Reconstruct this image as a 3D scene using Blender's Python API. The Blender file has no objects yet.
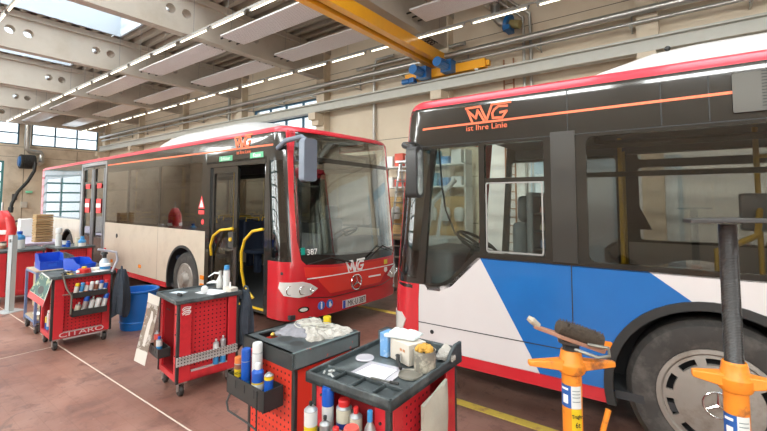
import bpy, bmesh, math, random
from mathutils import Vector, Matrix
from mathutils.geometry import tessellate_polygon
random.seed(7)
R = math.radians
PI = math.pi
SC = bpy.context.scene
COL = SC.collection

# ------------------------------------------------------------------ materials
MATS = {}
def mat(name, col=(.5, .5, .5), rough=.5, metal=0., var=0., scale=6., bump=0., bscale=40., spec=.5, emit=0., coat=0., dirt=None, dscale=3., dlo=.5, dhi=.7):
    if name in MATS: return MATS[name]
    m = bpy.data.materials.new(name); m.use_nodes = True
    nt = m.node_tree; N = nt.nodes; Lk = nt.links
    b = N['Principled BSDF']
    c4 = (*col, 1)
    b.inputs['Base Color'].default_value = c4
    b.inputs['Roughness'].default_value = rough
    b.inputs['Metallic'].default_value = metal
    b.inputs['Specular IOR Level'].default_value = spec
    if coat: b.inputs['Coat Weight'].default_value = coat; b.inputs['Coat Roughness'].default_value = .05
    tc = N.new('ShaderNodeTexCoord')
    out = None
    if var:
        n = N.new('ShaderNodeTexNoise'); n.inputs['Scale'].default_value = scale; n.inputs['Detail'].default_value = 5
        Lk.new(tc.outputs['Object'], n.inputs['Vector'])
        mx = N.new('ShaderNodeMix'); mx.data_type = 'RGBA'
        mx.inputs['A'].default_value = (*[max(0, c * (1 - var)) for c in col], 1)
        mx.inputs['B'].default_value = (*[min(1, c * (1 + var)) for c in col], 1)
        Lk.new(n.outputs['Fac'], mx.inputs['Factor']); out = mx.outputs['Result']
        Lk.new(out, b.inputs['Base Color'])
    if dirt:
        n = N.new('ShaderNodeTexNoise'); n.inputs['Scale'].default_value = dscale; n.inputs['Detail'].default_value = 8; n.inputs['Roughness'].default_value = .65
        Lk.new(tc.outputs['Object'], n.inputs['Vector'])
        rp = N.new('ShaderNodeMapRange'); rp.inputs['From Min'].default_value = dlo; rp.inputs['From Max'].default_value = dhi
        Lk.new(n.outputs['Fac'], rp.inputs['Value'])
        mx = N.new('ShaderNodeMix'); mx.data_type = 'RGBA'
        mx.inputs['A'].default_value = c4; mx.inputs['B'].default_value = (*dirt, 1)
        if out: Lk.new(out, mx.inputs['A'])
        Lk.new(rp.outputs['Result'], mx.inputs['Factor']); Lk.new(mx.outputs['Result'], b.inputs['Base Color'])
    if bump:
        n = N.new('ShaderNodeTexNoise'); n.inputs['Scale'].default_value = bscale; n.inputs['Detail'].default_value = 4
        Lk.new(tc.outputs['Object'], n.inputs['Vector'])
        bp = N.new('ShaderNodeBump'); bp.inputs['Strength'].default_value = bump; bp.inputs['Distance'].default_value = .02
        Lk.new(n.outputs['Fac'], bp.inputs['Height']); Lk.new(bp.outputs['Normal'], b.inputs['Normal'])
    if emit:
        b.inputs['Emission Color'].default_value = c4; b.inputs['Emission Strength'].default_value = emit
    MATS[name] = m
    return m

def glass(name, tint, refl=1.0):
    if name in MATS: return MATS[name]
    m = bpy.data.materials.new(name); m.use_nodes = True
    nt = m.node_tree; N = nt.nodes; Lk = nt.links
    for n in list(N): N.remove(n)
    o = N.new('ShaderNodeOutputMaterial'); mix = N.new('ShaderNodeMixShader')
    t = N.new('ShaderNodeBsdfTransparent'); t.inputs['Color'].default_value = (*tint, 1)
    g = N.new('ShaderNodeBsdfGlossy'); g.inputs['Roughness'].default_value = .02; g.inputs['Color'].default_value = (1, 1, 1, 1)
    lw = N.new('ShaderNodeLayerWeight'); lw.inputs['Blend'].default_value = .5
    pw = N.new('ShaderNodeMath'); pw.operation = 'POWER'; pw.inputs[1].default_value = 4.5
    ma = N.new('ShaderNodeMath'); ma.operation = 'MULTIPLY_ADD'; ma.inputs[1].default_value = .9 * refl; ma.inputs[2].default_value = .045 * refl
    Lk.new(lw.outputs['Facing'], pw.inputs[0]); Lk.new(pw.outputs[0], ma.inputs[0]); Lk.new(ma.outputs[0], mix.inputs[0])
    Lk.new(t.outputs[0], mix.inputs[1]); Lk.new(g.outputs[0], mix.inputs[2]); Lk.new(mix.outputs[0], o.inputs['Surface'])
    MATS[name] = m
    return m

def perf(name, col, axes, pitch=.043, rad=.17, rough=.4):
    """sheet steel with a grid of round punched holes; axes = the two object axes of the sheet"""
    if name in MATS: return MATS[name]
    m = mat(name, col, rough, var=.12, scale=5)
    nt = m.node_tree; N = nt.nodes; Lk = nt.links; b = N['Principled BSDF']
    tc = N.new('ShaderNodeTexCoord'); sx = N.new('ShaderNodeSeparateXYZ'); Lk.new(tc.outputs['Object'], sx.inputs[0])
    sq = []
    for a in axes:
        d = N.new('ShaderNodeMath'); d.operation = 'DIVIDE'; d.inputs[1].default_value = pitch; Lk.new(sx.outputs[a], d.inputs[0])
        f = N.new('ShaderNodeMath'); f.operation = 'FRACT'; Lk.new(d.outputs[0], f.inputs[0])
        s = N.new('ShaderNodeMath'); s.operation = 'SUBTRACT'; s.inputs[1].default_value = .5; Lk.new(f.outputs[0], s.inputs[0])
        q = N.new('ShaderNodeMath'); q.operation = 'MULTIPLY'; Lk.new(s.outputs[0], q.inputs[0]); Lk.new(s.outputs[0], q.inputs[1]); sq.append(q)
    ad = N.new('ShaderNodeMath'); ad.operation = 'ADD'; Lk.new(sq[0].outputs[0], ad.inputs[0]); Lk.new(sq[1].outputs[0], ad.inputs[1])
    lt = N.new('ShaderNodeMath'); lt.operation = 'LESS_THAN'; lt.inputs[1].default_value = rad * rad; Lk.new(ad.outputs[0], lt.inputs[0])
    mx = N.new('ShaderNodeMix'); mx.data_type = 'RGBA'; mx.inputs['A'].default_value = (*col, 1); mx.inputs['B'].default_value = (.012, .008, .008, 1)
    src = b.inputs['Base Color'].links[0].from_socket if b.inputs['Base Color'].links else None
    if src: Lk.new(src, mx.inputs['A'])
    Lk.new(lt.outputs[0], mx.inputs['Factor']); Lk.new(mx.outputs['Result'], b.inputs['Base Color'])
    return m

# ------------------------------------------------------------------ mesh builder
def frame(z):
    z = z.normalized(); a = Vector((0, 0, 1)) if abs(z.z) < .9 else Vector((1, 0, 0))
    x = a.cross(z).normalized(); return x, z.cross(x)

class MB:
    def __init__(s): s.v = []; s.f = []; s.mi = []; s.m = 0; s.T = None
    def add(s, vs, fs):
        k = len(s.v)
        for p in vs:
            p = Vector(p); s.v.append(s.T @ p if s.T else p)
        for f in fs: s.f.append([i + k for i in f]); s.mi.append(s.m)
        return s
    def box(s, x0, y0, z0, x1, y1, z1):
        return s.add([(x0, y0, z0), (x1, y0, z0), (x1, y1, z0), (x0, y1, z0), (x0, y0, z1), (x1, y0, z1), (x1, y1, z1), (x0, y1, z1)],
                     [(0, 3, 2, 1), (4, 5, 6, 7), (0, 1, 5, 4), (1, 2, 6, 5), (2, 3, 7, 6), (3, 0, 4, 7)])
    def cyl(s, p0, p1, r, n=16, r2=None):
        p0 = Vector(p0); p1 = Vector(p1); r2 = r if r2 is None else r2; x, y = frame(p1 - p0)
        vs = [p + (x * math.cos(2 * PI * i / n) + y * math.sin(2 * PI * i / n)) * q for p, q in ((p0, r), (p1, r2)) for i in range(n)]
        return s.add(vs, [(i, (i + 1) % n, n + (i + 1) % n, n + i) for i in range(n)] + [tuple(range(n))[::-1], tuple(range(n, 2 * n))])
    def tube(s, pts, r, n=8, closed=False):
        P = [Vector(p) for p in pts]; k = len(P); rs = r if isinstance(r, (list, tuple)) else [r] * k
        vs = []; px = None
        for i in range(k):
            a = P[(i - 1) % k] if (i or closed) else P[0]; b = P[(i + 1) % k] if (i < k - 1 or closed) else P[-1]
            t = (b - a).normalized()
            if px is None: px, _ = frame(t)
            px = (px - t * px.dot(t)).normalized(); py = t.cross(px)
            vs += [P[i] + (px * math.cos(2 * PI * j / n) + py * math.sin(2 * PI * j / n)) * rs[i] for j in range(n)]
        fs = []
        for i in range(k if closed else k - 1):
            for j in range(n):
                a = i * n; b = ((i + 1) % k) * n
                fs.append((a + j, a + (j + 1) % n, b + (j + 1) % n, b + j))
        if not closed: fs += [tuple(range(n))[::-1], tuple(range((k - 1) * n, k * n))]
        return s.add(vs, fs)
    def lathe(s, prof, o=(0, 0, 0), n=20, ax='z', ring=False):
        vs = []
        for r, h in prof:
            for i in range(n):
                c, q = r * math.cos(2 * PI * i / n), r * math.sin(2 * PI * i / n)
                p = (c, q, h) if ax == 'z' else ((c, h, q) if ax == 'y' else (h, c, q))
                vs.append((p[0] + o[0], p[1] + o[1], p[2] + o[2]))
        k = len(prof); fs = [(i * n + j, i * n + (j + 1) % n, (i + 1) * n + (j + 1) % n, (i + 1) * n + j) for i in range(k - 1) for j in range(n)]
        if ring: fs += [((k - 1) * n + j, (k - 1) * n + (j + 1) % n, (j + 1) % n, j) for j in range(n)]
        elif prof[0][0] > 1e-4: fs.append(tuple(range(n))[::-1])
        if not ring and prof[-1][0] > 1e-4: fs.append(tuple(range((k - 1) * n, k * n)))
        return s.add(vs, fs)
    def ball(s, c, r, n=12, sc=(1, 1, 1)):
        return s.lathe([(max(1e-5, r * math.sin(PI * i / 8)) * 1., -r * math.cos(PI * i / 8) * sc[2]) for i in range(9)], c, n)
    def plate(s, out, holes=(), f=None, t=.02, cu=(), cv=()):
        """flat outline (u,v) with holes, cut at cu / cv, mapped by f(u,v,depth) and given thickness t"""
        f = f or (lambda u, v, d: (u, d, v))
        loops = [[Vector((a, b, 0)) for a, b in out]] + [[Vector((a, b, 0)) for a, b in h] for h in holes]
        tri = tessellate_polygon(loops); flat = [p for l in loops for p in l]
        bm = bmesh.new(); vv = [bm.verts.new(p) for p in flat]
        for t3 in tri:
            try: bm.faces.new([vv[i] for i in t3])
            except ValueError: pass
        bmesh.ops.dissolve_limit(bm, angle_limit=.01, verts=bm.verts[:], edges=bm.edges[:]) if not (cu or cv) else None
        for c, nn in [(c, (1, 0, 0)) for c in cu] + [(c, (0, 1, 0)) for c in cv]:
            co = (c, 0, 0) if nn[0] else (0, c, 0)
            bmesh.ops.bisect_plane(bm, geom=bm.verts[:] + bm.edges[:] + bm.faces[:], plane_co=co, plane_no=nn, dist=1e-6)
        bmesh.ops.remove_doubles(bm, verts=bm.verts[:], dist=1e-6)
        bm.verts.index_update(); n = len(bm.verts); uv = [(v.co.x, v.co.y) for v in bm.verts]
        vs = [f(u, v, 0) for u, v in uv] + [f(u, v, t) for u, v in uv]
        fs = []
        for fc in bm.faces:
            idx = [v.index for v in fc.verts]; fs.append(idx); fs.append([i + n for i in idx][::-1])
        for e in bm.edges:
            if len(e.link_faces) == 1:
                a, b = e.verts[0].index, e.verts[1].index; fs.append([a, b, b + n, a + n])
        bm.free()
        return s.add(vs, fs)
    def build(s, name, mats, parent=None, smooth=35, bevel=0, loc=None):
        me = bpy.data.meshes.new(name); me.from_pydata([tuple(v) for v in s.v], [], s.f)
        for m in (mats if isinstance(mats, (list, tuple)) else [mats]): me.materials.append(m)
        for p, k in zip(me.polygons, s.mi): p.material_index = k
        bm = bmesh.new(); bm.from_mesh(me); bmesh.ops.recalc_face_normals(bm, faces=bm.faces[:]); bm.to_mesh(me); bm.free()
        if smooth:
            me.polygons.foreach_set('use_smooth', [True] * len(me.polygons)); me.set_sharp_from_angle(angle=R(smooth))
        o = bpy.data.objects.new(name, me); COL.objects.link(o)
        if parent: o.parent = parent
        if loc: o.location = loc
        if bevel:
            b = o.modifiers.new('Bevel', 'BEVEL'); b.width = bevel; b.segments = 2; b.limit_method = 'ANGLE'; b.angle_limit = R(40)
        return o

def tag(o, label=None, cat=None, group=None, kind=None):
    if label: o['label'] = label
    if cat: o['category'] = cat
    if group: o['group'] = group
    if kind: o['kind'] = kind
    return o
def thing(name, label, cat, loc=(0, 0, 0), rot=0, group=None):
    o = bpy.data.objects.new(name, None); COL.objects.link(o); o.location = loc; o.rotation_euler = (0, 0, rot); o.empty_display_size = .2
    return tag(o, label, cat, group)
def struct(name, mb, m, bevel=0, smooth=35): return tag(mb.build(name, m, bevel=bevel, smooth=smooth), kind='structure')
def text(name, s, size, m, parent, M, depth=.002, ax=1., align='CENTER'):
    cu = bpy.data.curves.new(name, 'FONT'); cu.body = s; cu.size = size; cu.extrude = depth; cu.align_x = align; cu.align_y = 'CENTER'; cu.resolution_u = 3
    o = bpy.data.objects.new(name, cu); me = bpy.data.meshes.new_from_object(o); bpy.data.objects.remove(o)
    me.materials.append(m); me.transform(M @ Matrix.Diagonal((ax, 1, 1, 1)))
    o = bpy.data.objects.new(name, me); COL.objects.link(o); o.parent = parent
    return o
def strokes(segs, w):
    """list of 2-D polylines -> list of quads"""
    out = []
    for pl in segs:
        for a, b in zip(pl, pl[1:]):
            a = Vector(a); b = Vector(b); d = (b - a).normalized(); n = Vector((-d.y, d.x)) * w / 2; e = d * w * .35
            out.append([tuple(a - e - n), tuple(b + e - n), tuple(b + e + n), tuple(a - e + n)])
    return out
def rrect(x0, y0, x1, y1, r, n=4):
    pts = []
    for cx, cy, a0 in ((x1 - r, y0 + r, -90), (x1 - r, y1 - r, 0), (x0 + r, y1 - r, 90), (x0 + r, y0 + r, 180)):
        for i in range(n + 1):
            a = R(a0 + 90 * i / n); pts.append((cx + r * math.cos(a), cy + r * math.sin(a)))
    return pts
def circ(cx, cy, r, n=24, ry=None): return [(cx + r * math.cos(2 * PI * i / n), cy + (ry or r) * math.sin(2 * PI * i / n)) for i in range(n)]

# logo letters "MVG" in a 1 x 0.42 box
MVG = [[(.15, .0), (.04, .265), (.24, .07), (.28, .248), (.42, .0)],
       [(.0, .31), (.34, .32), (.48, .0), (.60, .33), (1.0, .335)],
       [(.93, .262), (.74, .274), (.65, .21), (.61, .14), (.62, .04), (.82, .025), (.92, .153), (.78, .14)]]

# ------------------------------------------------------------------ palette (linear)
RED = mat('bus red paint', (.52, .022, .03), .22, var=.1, scale=3, coat=.6)
FLAP = mat('brighter red paint', (.72, .05, .035), .2, coat=.6)
ROOFR = mat('roof edge red paint', (.62, .03, .05), .3, coat=.4)
CREAM = mat('cream paint', (.54, .455, .36), .32, var=.05, scale=2, coat=.3, dirt=(.44, .36, .28), dscale=2.5, dlo=.5, dhi=.75)
WHITE = mat('white paint', (.59, .55, .54), .3, coat=.4, var=.03)
BLUE = mat('bright blue paint', (.012, .12, .37), .25, coat=.5, var=.12, scale=3)
BAND = mat('black glazing band', (.022, .02, .017), .12, coat=.5)
BAND2 = mat('dull black panel', (.04, .036, .031), .4)
RUB = mat('black rubber', (.018, .017, .016), .6, var=.3, scale=12)
TYRE = mat('worn tyre rubber', (.035, .031, .028), .62, var=.4, scale=10, dirt=(.09, .08, .07), dscale=6)
STEEL = mat('steel', (.55, .55, .54), .35, 1., var=.15)
HUB = mat('silver wheel paint', (.27, .24, .21), .45, .25, var=.12, dirt=(.17, .13, .1), dscale=5)
CHROME = mat('chrome', (.8, .8, .8), .12, 1.)
DARK = mat('dark interior', (.03, .03, .032), .7)
GREYI = mat('grey interior plastic', (.14, .14, .145), .6)
SEATM = mat('blue seat cloth', (.05, .07, .13), .9)
YEL = mat('yellow handrail', (.75, .48, .02), .35)
ORL = mat('orange lettering', (.85, .16, .06), .5)
WHL = mat('white lettering', (.85, .85, .83), .5)
BLKL = mat('black lettering', (.02, .02, .02), .5)
LAMP = mat('clear lamp lens', (.75, .76, .72), .08, .2, coat=1.)
AMB = mat('amber lens', (.8, .22, .02), .2)
SGRN = mat('green sign', (.1, .42, .22), .5)
GREY = mat('light grey plastic', (.17, .20, .25), .45, var=.08)
G_SIDE = glass('tinted side glass', (.42, .42, .40), 1.8)
G_FRONT = glass('windscreen glass', (.80, .84, .82), 1.1)
G_WS = glass('reflective windscreen', (.80, .84, .82), 3.6)
G_CLR = glass('clear glass', (.88, .9, .9))
# @@BUS
# ------------------------------------------------------------------ buses
W = 2.55
RR = .13
class Bus:
    def __init__(s, name, label, loc, rot, xs, length, fwd, z0, zr):
        s.xs = xs; s.L = length; s.sg = -1 if fwd else 1   # local x = sg * distance back from front
        s.z0 = z0; s.zr = zr; s.root = thing(name, label, 'bus', loc, rot)
        a, n, K = .45, 3.5, 1200; s.xf = xs - a
        tab = []; u = xs; last = None
        for i in range(K + 1):
            t = PI * i / K; v = math.cos(t)
            y = 1.275 - 1.275 * math.copysign(abs(v) ** (2 / n), v); x = xs - a * abs(math.sin(t)) ** (2 / n)
            if last: u -= math.hypot(x - last[0], y - last[1])
            last = (x, y); tab.append((u, x, y))
        s.tab = tab; s.S = xs - u; s.ufar = u
    def uf(s, x): return s.ufar - (x - s.xs)          # far side coordinate at distance x
    def plan(s, u):
        if u >= s.xs: return u, 0., 0., -1.
        if u <= s.ufar: return s.xs + (s.ufar - u), W, 0., 1.
        lo, hi = 0, len(s.tab) - 1
        while hi - lo > 1:
            m = (lo + hi) // 2
            if s.tab[m][0] > u: lo = m
            else: hi = m
        (ua, xa, ya), (ub, xb, yb) = s.tab[lo], s.tab[hi]; k = (u - ua) / (ub - ua) if ub != ua else 0
        x = xa + (xb - xa) * k; y = ya + (yb - ya) * k
        i0, i1 = max(0, lo - 12), min(len(s.tab) - 1, hi + 12)
        dx, dy = s.tab[i1][1] - s.tab[i0][1], s.tab[i1][2] - s.tab[i0][2]; l = math.hypot(dx, dy)
        return x, y, -dy / l, dx / l if False else (dx / l)
    def f(s, u, v, d):
        x, y, nx, ny = s.plan(u)
        if not (u >= s.xs or u <= s.ufar):
            pass
        Rr = RR; inset = 0.; z = v; nz = 0.
        ve = s.zr - Rr
        if v > ve:
            th = min((v - ve) / Rr, PI / 2); inset = Rr * (1 - math.cos(th)); z = ve + Rr * math.sin(th)
            inset += d * math.cos(th); z -= d * math.sin(th)
        else: inset = d
        x -= nx * inset; y -= ny * inset
        w = max(0., min(1., (.6 + s.xs - x) / .9)); w = w * w * (3 - 2 * w); q = max(0., min(1., (z - .95) / 2.1)); x += .20 * w * q
        return (s.sg * x, y, z)
    def cuts(s, u0, u1, v0=0, v1=9):
        lo, hi = min(u0, u1), max(u0, u1); cu = []; cv = []
        u = s.xs + 1.3
        while u > s.ufar - 1.3:
            st = .055 if (s.ufar - .05 < u < s.ufar + .75 or s.xs - .75 < u < s.xs + .05) else .17
            if lo < u < hi: cu.append(u)
            u -= st
        if hi > s.ufar - 1.3 and lo < s.xs + 1.3:
            cv += [z for z in (.95, 1.3, 1.6, 1.9, 2.2, 2.5) if v0 < z < v1]
        ve = s.zr - RR
        cv += [ve + i * RR * PI / 2 / 6 for i in range(7) if v0 < ve + i * RR * PI / 12 < v1]
        return dict(cu=cu, cv=cv)
    def plate(s, mb, out, holes=(), t=.03, d0=0.):
        us = [p[0] for p in out]; vs = [p[1] for p in out]
        return mb.plate(out, holes, lambda u, v, d: s.f(u, v, d + d0), t, **s.cuts(min(us), max(us), min(vs), max(vs)))
    def part(s, name, m, out, holes=(), t=.03, d0=0., parent=None, label=None):
        mb = MB(); s.plate(mb, out, holes, t, d0); o = mb.build(name, m, parent or s.root)
        if label: o['label'] = label
        return o
    def sidetext(s, name, st, size, m, u, v, ax=1., d=.004, parent=None):
        p = Vector(s.f(u, v, -d)); du = -.05 if s.sg < 0 else .05
        # reading direction is to the viewer's right: increasing local x on the near side
        a = Vector(s.f(u - .04, v, -d)); b = Vector(s.f(u + .04, v, -d)); X = (b - a).normalized()
        if s.sg < 0: X = -X
        c = Vector(s.f(u, v + .03, -d)) - Vector(s.f(u, v - .03, -d)); Y = c.normalized(); Z = X.cross(Y).normalized()
        M = Matrix.Translation(p) @ Matrix((X, Y, Z)).transposed().to_4x4()
        return text(name, st, size, m, parent or s.root, M, .001, ax)
    def logo(s, name, m, u0, v0, w, dirn, h=.42, sw=.06, d=.006):
        """dirn=+1: u grows to the viewer's right"""
        mb = MB()
        for q in strokes(MVG, sw): mb.plate([(u0 + dirn * x * w, v0 + y * w * h / .42) for x, y in q], (), lambda u, v, dd: s.f(u, v, dd - d), .004)
        return mb.build(name, m, s.root, smooth=0)

def wheel(parent, x, y, z, r, rr, side=-1, cap=False):
    """side=-1: outer face towards -y"""
    w = thing('wheel', None, None); w.parent = parent; w.location = (x, y, z)
    t = .28; k = side
    prof = [(rr, 0), (rr + .03, -.015), (r * .93, -.005), (r, .03), (r + .004, .07), (r + .004, t - .07), (r, t - .03), (r * .93, t), (rr, t)]
    MB().lathe([(a, b * -k if k < 0 else -b) for a, b in prof], n=48, ax='y', ring=True).build('tyre', TYRE, w)
    s_ = 1 if k < 0 else -1
    if cap:   # large silver wheel trim with slots
        pr = [(rr + .012, .0), (rr + .012, -.018), (rr - .015, -.022), (rr - .03, -.005), (rr - .03, .03), (rr + .012, .03)]
        MB().lathe([(a, b * s_) for a, b in pr], n=48, ax='y', ring=True).build('rim', HUB, w)
        ri = rr - .028; dm = lambda q: (-.012 - .028 * (1 - q * q)) * s_
        mb = MB().lathe([(.0001, dm(0)), (ri * .3, dm(.3)), (ri * .6, dm(.6)), (ri * .8, dm(.8)), (ri * .81, .01 * s_)], n=48, ax='y').lathe([(ri * .94, .01 * s_), (ri * .94, dm(.94)), (ri, dm(1)), (ri, .01 * s_)], n=48, ax='y', ring=True)
        for i in range(10):
            a0 = 2 * PI * i / 10 + .52; a1 = a0 + .22; ps = []
            for q in (.79, .95): ps += [(ri * q * math.cos(a), dm(q), ri * q * math.sin(a)) for a in (a0, (a0 + a1) / 2, a1)] + [(ri * q * math.cos(a), .01 * s_, ri * q * math.sin(a)) for a in (a0, (a0 + a1) / 2, a1)]
            mb.add(ps, [(0, 1, 7, 6), (1, 2, 8, 7), (3, 9, 10, 4), (4, 10, 11, 5), (0, 6, 9, 3), (2, 5, 11, 8), (0, 3, 4, 1), (1, 4, 5, 2), (6, 7, 10, 9), (7, 8, 11, 10)])
        mb.build('wheel_trim', HUB, w)
        mb = MB(); mb.tube([(.085 * math.cos(2 * PI * i / 32), -.043 * s_, .085 * math.sin(2 * PI * i / 32)) for i in range(32)], .006, 6, True)
        for i in range(3):
            a = PI / 2 + 2 * PI * i / 3; mb.tube([(0, -.046 * s_, 0), (.082 * math.cos(a), -.043 * s_, .082 * math.sin(a))], [.011, .003], 6)
        mb.build('star_emblem', CHROME, w)
        MB().lathe([(ri, .06 * s_), (.1, .06 * s_), (.0001, .06 * s_)], n=32, ax='y').build('rim_dish', DARK, w)
    else:
        pr = [(rr, 0.), (rr - .02, -.012), (rr - .035, .01), (rr - .05, .03), (.17, .01), (.15, -.0), (.12, -.03), (.09, -.07), (.0001, -.08)]
        MB().lathe([(a, b * s_) for a, b in pr], n=40, ax='y').build('rim', HUB, w)
        mb = MB()
        for i in range(10):
            a = 2 * PI * i / 10; mb.cyl((.15 * math.cos(a), .05 * s_, .15 * math.sin(a)), (.15 * math.cos(a), -.02 * s_, .15 * math.sin(a)), .014, 6)
        mb.build('wheel_nut', CHROME, w)
        mb = MB()
        for i in range(10):
            a = 2 * PI * (i + .5) / 10; mb.cyl((.215 * math.cos(a), .04 * s_, .215 * math.sin(a)), (.215 * math.cos(a), .008 * s_, .215 * math.sin(a)), .026, 10)
        mb.build('ventilation_hole', DARK, w)
    return w

def arch(cx, cz, r, zb, n=20):
    """points along an arch from right foot to left foot"""
    a0 = math.asin(max(-1, (zb - cz) / r)); return [(cx + r * math.cos(a0 + (PI - 2 * a0) * i / n), cz + r * math.sin(a0 + (PI - 2 * a0) * i / n)) for i in range(n + 1)]

def build_interior(b, seats, poles, belt):
    s = b.sg; r = b.root; zf = b.z0 + .08; x1 = b.L - .1
    m = MB(); m.box(min(s * (b.xf + .12), s * x1), .06, zf - .06, max(s * (b.xf + .12), s * x1), W - .06, zf); m.build('cabin_floor', DARK, r)
    m = MB(); m.box(min(s * (b.xs + .3), s * x1), .22, b.zr - .32, max(s * (b.xs + .3), s * x1), W - .22, b.zr - .27)
    m.box(min(s * (b.xs + .3), s * x1), .05, b.zr - .45, max(s * (b.xs + .3), s * x1), .22, b.zr - .27)
    m.box(min(s * (b.xs + .3), s * x1), W - .22, b.zr - .45, max(s * (b.xs + .3), s * x1), W - .05, b.zr - .27); m.build('cabin_ceiling', GREYI, r)
    for x, y in seats:
        t = MB(); X = lambda a: s * (x + a)
        q = lambda a0, y0, z0, a1, y1, z1: t.box(min(X(a0), X(a1)), y + y0, zf + z0, max(X(a0), X(a1)), y + y1, zf + z1)
        q(-.4, 0, .42, .02, .43, .5); q(0, 0, .45, .09, .43, 1.12); q(-.25, .15, 0, -.1, .28, .42)
        o = t.build('passenger_seat', SEATM, r, bevel=.03)
        MB().tube([(X(.05), y + .04, zf + 1.08), (X(.05), y + .06, zf + 1.2), (X(.05), y + .37, zf + 1.2), (X(.05), y + .39, zf + 1.08)], .016, 8).build('seat_handle', YEL, o)
    for x, y, za, zb in poles: MB().cyl((s * x, y, zf + za), (s * x, y, zb), .018, 10).build('handrail', YEL, r)
def ccyl(pts, r, name, m, parent): return MB().tube(pts, r, 8).build(name, m, parent)

def mirror_part(b, cx, cy, z0, z1, w, armpts, m, glassdir):
    """rear-view mirror head hanging on an arm, local coordinates"""
    h = MB(); d = .11
    prof = rrect(-w / 2, z0, w / 2, z1, .05)
    h.plate(prof, (), lambda u, v, t: (cx + t * glassdir, cy + u, v), d)
    o = h.build('wing_mirror', m, b.root, bevel=.03)
    MB().plate(rrect(-w / 2 + .03, z0 + .03, w / 2 - .03, z1 - .03, .04), (), lambda u, v, t: (cx + (d + t + .001) * glassdir, cy + u, v), .004).build('mirror_glass', CHROME, o)
    MB().tube(armpts, .035, 10).build('mirror_arm', m, o)
    return o

# ---- white and red bus
a_ = R(1.8)
A = Bus('city_bus', 'cream and red city bus with open front door parked at the back', (-4.84, 3.81, 0), -a_, 0., 12.85, True, .27, 3.05)
SF = A.ufar
# lower side panels
far = lambda pts: [(A.uf(x), z) for x, z in pts]
def lower(b, segs, belt, zs, wh, mats, conv=lambda p: p):
    mb = MB()
    for x0, x1, mi in segs:
        pts = [(x0, zs)]
        for cx, cz, r in wh:
            if x0 < cx < x1: pts += arch(cx, cz, r, zs)[::-1]
        pts += [(x1, zs), (x1, belt), (x0, belt)]
        mb.m = mi; b.plate(mb, conv(pts))
    return mb.build('side_panel', mats, b.root)
WA = [(2.72, .5, .62), (9.75, .5, .62)]
lower(A, [(1.93, 3.78, 0), (3.79, 6.75, 0), (8.68, 12.6, 0)], 1.41, .37, WA, [CREAM])
for x0, x1 in ((3.36, 6.75), (10.4, 12.85)): A.part('side_sill', RED, [(x0, .27), (x1, .27), (x1, .375), (x0, .375)])
lower(A, [(.15, 12.6, 0)], 1.41, .3, WA, [CREAM], far)
for cx, cz, r in WA:
    mb = MB(); o_ = arch(cx, cz, r, .3, 24); i_ = arch(cx, cz, r - .045, .3, 24)
    A.plate(mb, o_ + i_[::-1], t=.05, d0=-.012); ob = mb.build('wheel_arch_trim', RUB, A.root)
    MB().plate(arch(cx, cz, r + .0, .3, 24), (), lambda u, v, d: (-u, .40 + d, v), .02).build('wheel_housing', DARK, A.root)
    mb = MB(); pa = arch(cx, cz, r, .3, 24)
    for p, q in zip(pa, pa[1:]): mb.add([(-p[0], .03, p[1]), (-q[0], .03, q[1]), (-q[0], .4, q[1]), (-p[0], .4, p[1])], [(0, 1, 2, 3)])
    mb.build('arch_liner', DARK, A.root, smooth=0)
for x, yy, sd in ((2.72, .06, -1), (9.75, .06, -1), (2.72, W - .06, 1), (9.75, W - .06, 1)): wheel(A.root, -x, yy, .49, .49, .3, sd)
# glazing band near side with openings
zt = A.zr - RR - .07
wins = [(2.08, 3.72), (3.82, 5.3), (5.4, 6.72)]; rear = [(8.78, 10.6), (10.7, 12.2)]
def winrects(ws, b0, b1): return [rrect(a, b0, c, b1, .05) for a, c in ws]
hA = winrects(wins + rear, 1.46, 2.62)
A.part('glazing_band', BAND, [(1.93, 1.41), (6.76, 1.41), (6.76, 2.92), (8.66, 2.92), (8.66, 1.41), (12.6, 1.41), (12.6, zt + .1), (1.93, zt + .1)], hA, t=.04, d0=.002)
for a, c in wins + rear:
    g = A.part('side_window', G_SIDE, rrect(a, 1.46, c, 2.62, .05), t=.006, d0=.004)
    A.part('window_bar', BAND, [(a, 2.16), (c, 2.16), (c, 2.2), (a, 2.2)], t=.03, d0=.008, parent=g)
fw = winrects([(x, x + 1.35) for x in (2.1, 3.6, 5.1, 6.6, 8.1, 9.6)], 1.46, 2.5)
A.part('far_glazing_band', BAND2, far([(.1, 1.41), (12.6, 1.41), (12.6, zt), (.1, zt)]), [far(w_) for w_ in fw] + [far(rrect(.3, 1.46, 1.8, 2.5, .05))], t=.04)
for w_ in fw + [rrect(.3, 1.46, 1.8, 2.5, .05)]: A.part('far_window', G_SIDE, far(w_), t=.006, d0=.01)
# header over the front door, upper black band up to the roof
A.part('door_header', BAND, [(-.33, 2.56), (1.93, 2.56), (1.93, zt + .1), (-.33, zt + .1)], t=.05)
A.part('livery_line', ORL, [(-.1, 2.745), (6.7, 2.795), (6.7, 2.82), (-.1, 2.77)], t=.003, d0=-.003)
A.logo('livery_logo', ORL, 1.06, 2.775, .48, -1, .50, .05, .008)
A.sidetext('slogan', 'ist Ihre Linie', .075, ORL, .8, 2.70, 1.05)
for u, st in ((1.32, 'Schlüter'), (.42, 'Kasse')):
    o = A.part('door_sign', SGRN, [(u - .2, 2.59), (u + .2, 2.59), (u + .2, 2.675), (u - .2, 2.675)], t=.004, d0=-.003)
    A.sidetext('sign_lettering', st, .09, WHL, u, 2.63, .95, .009, o)
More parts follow.
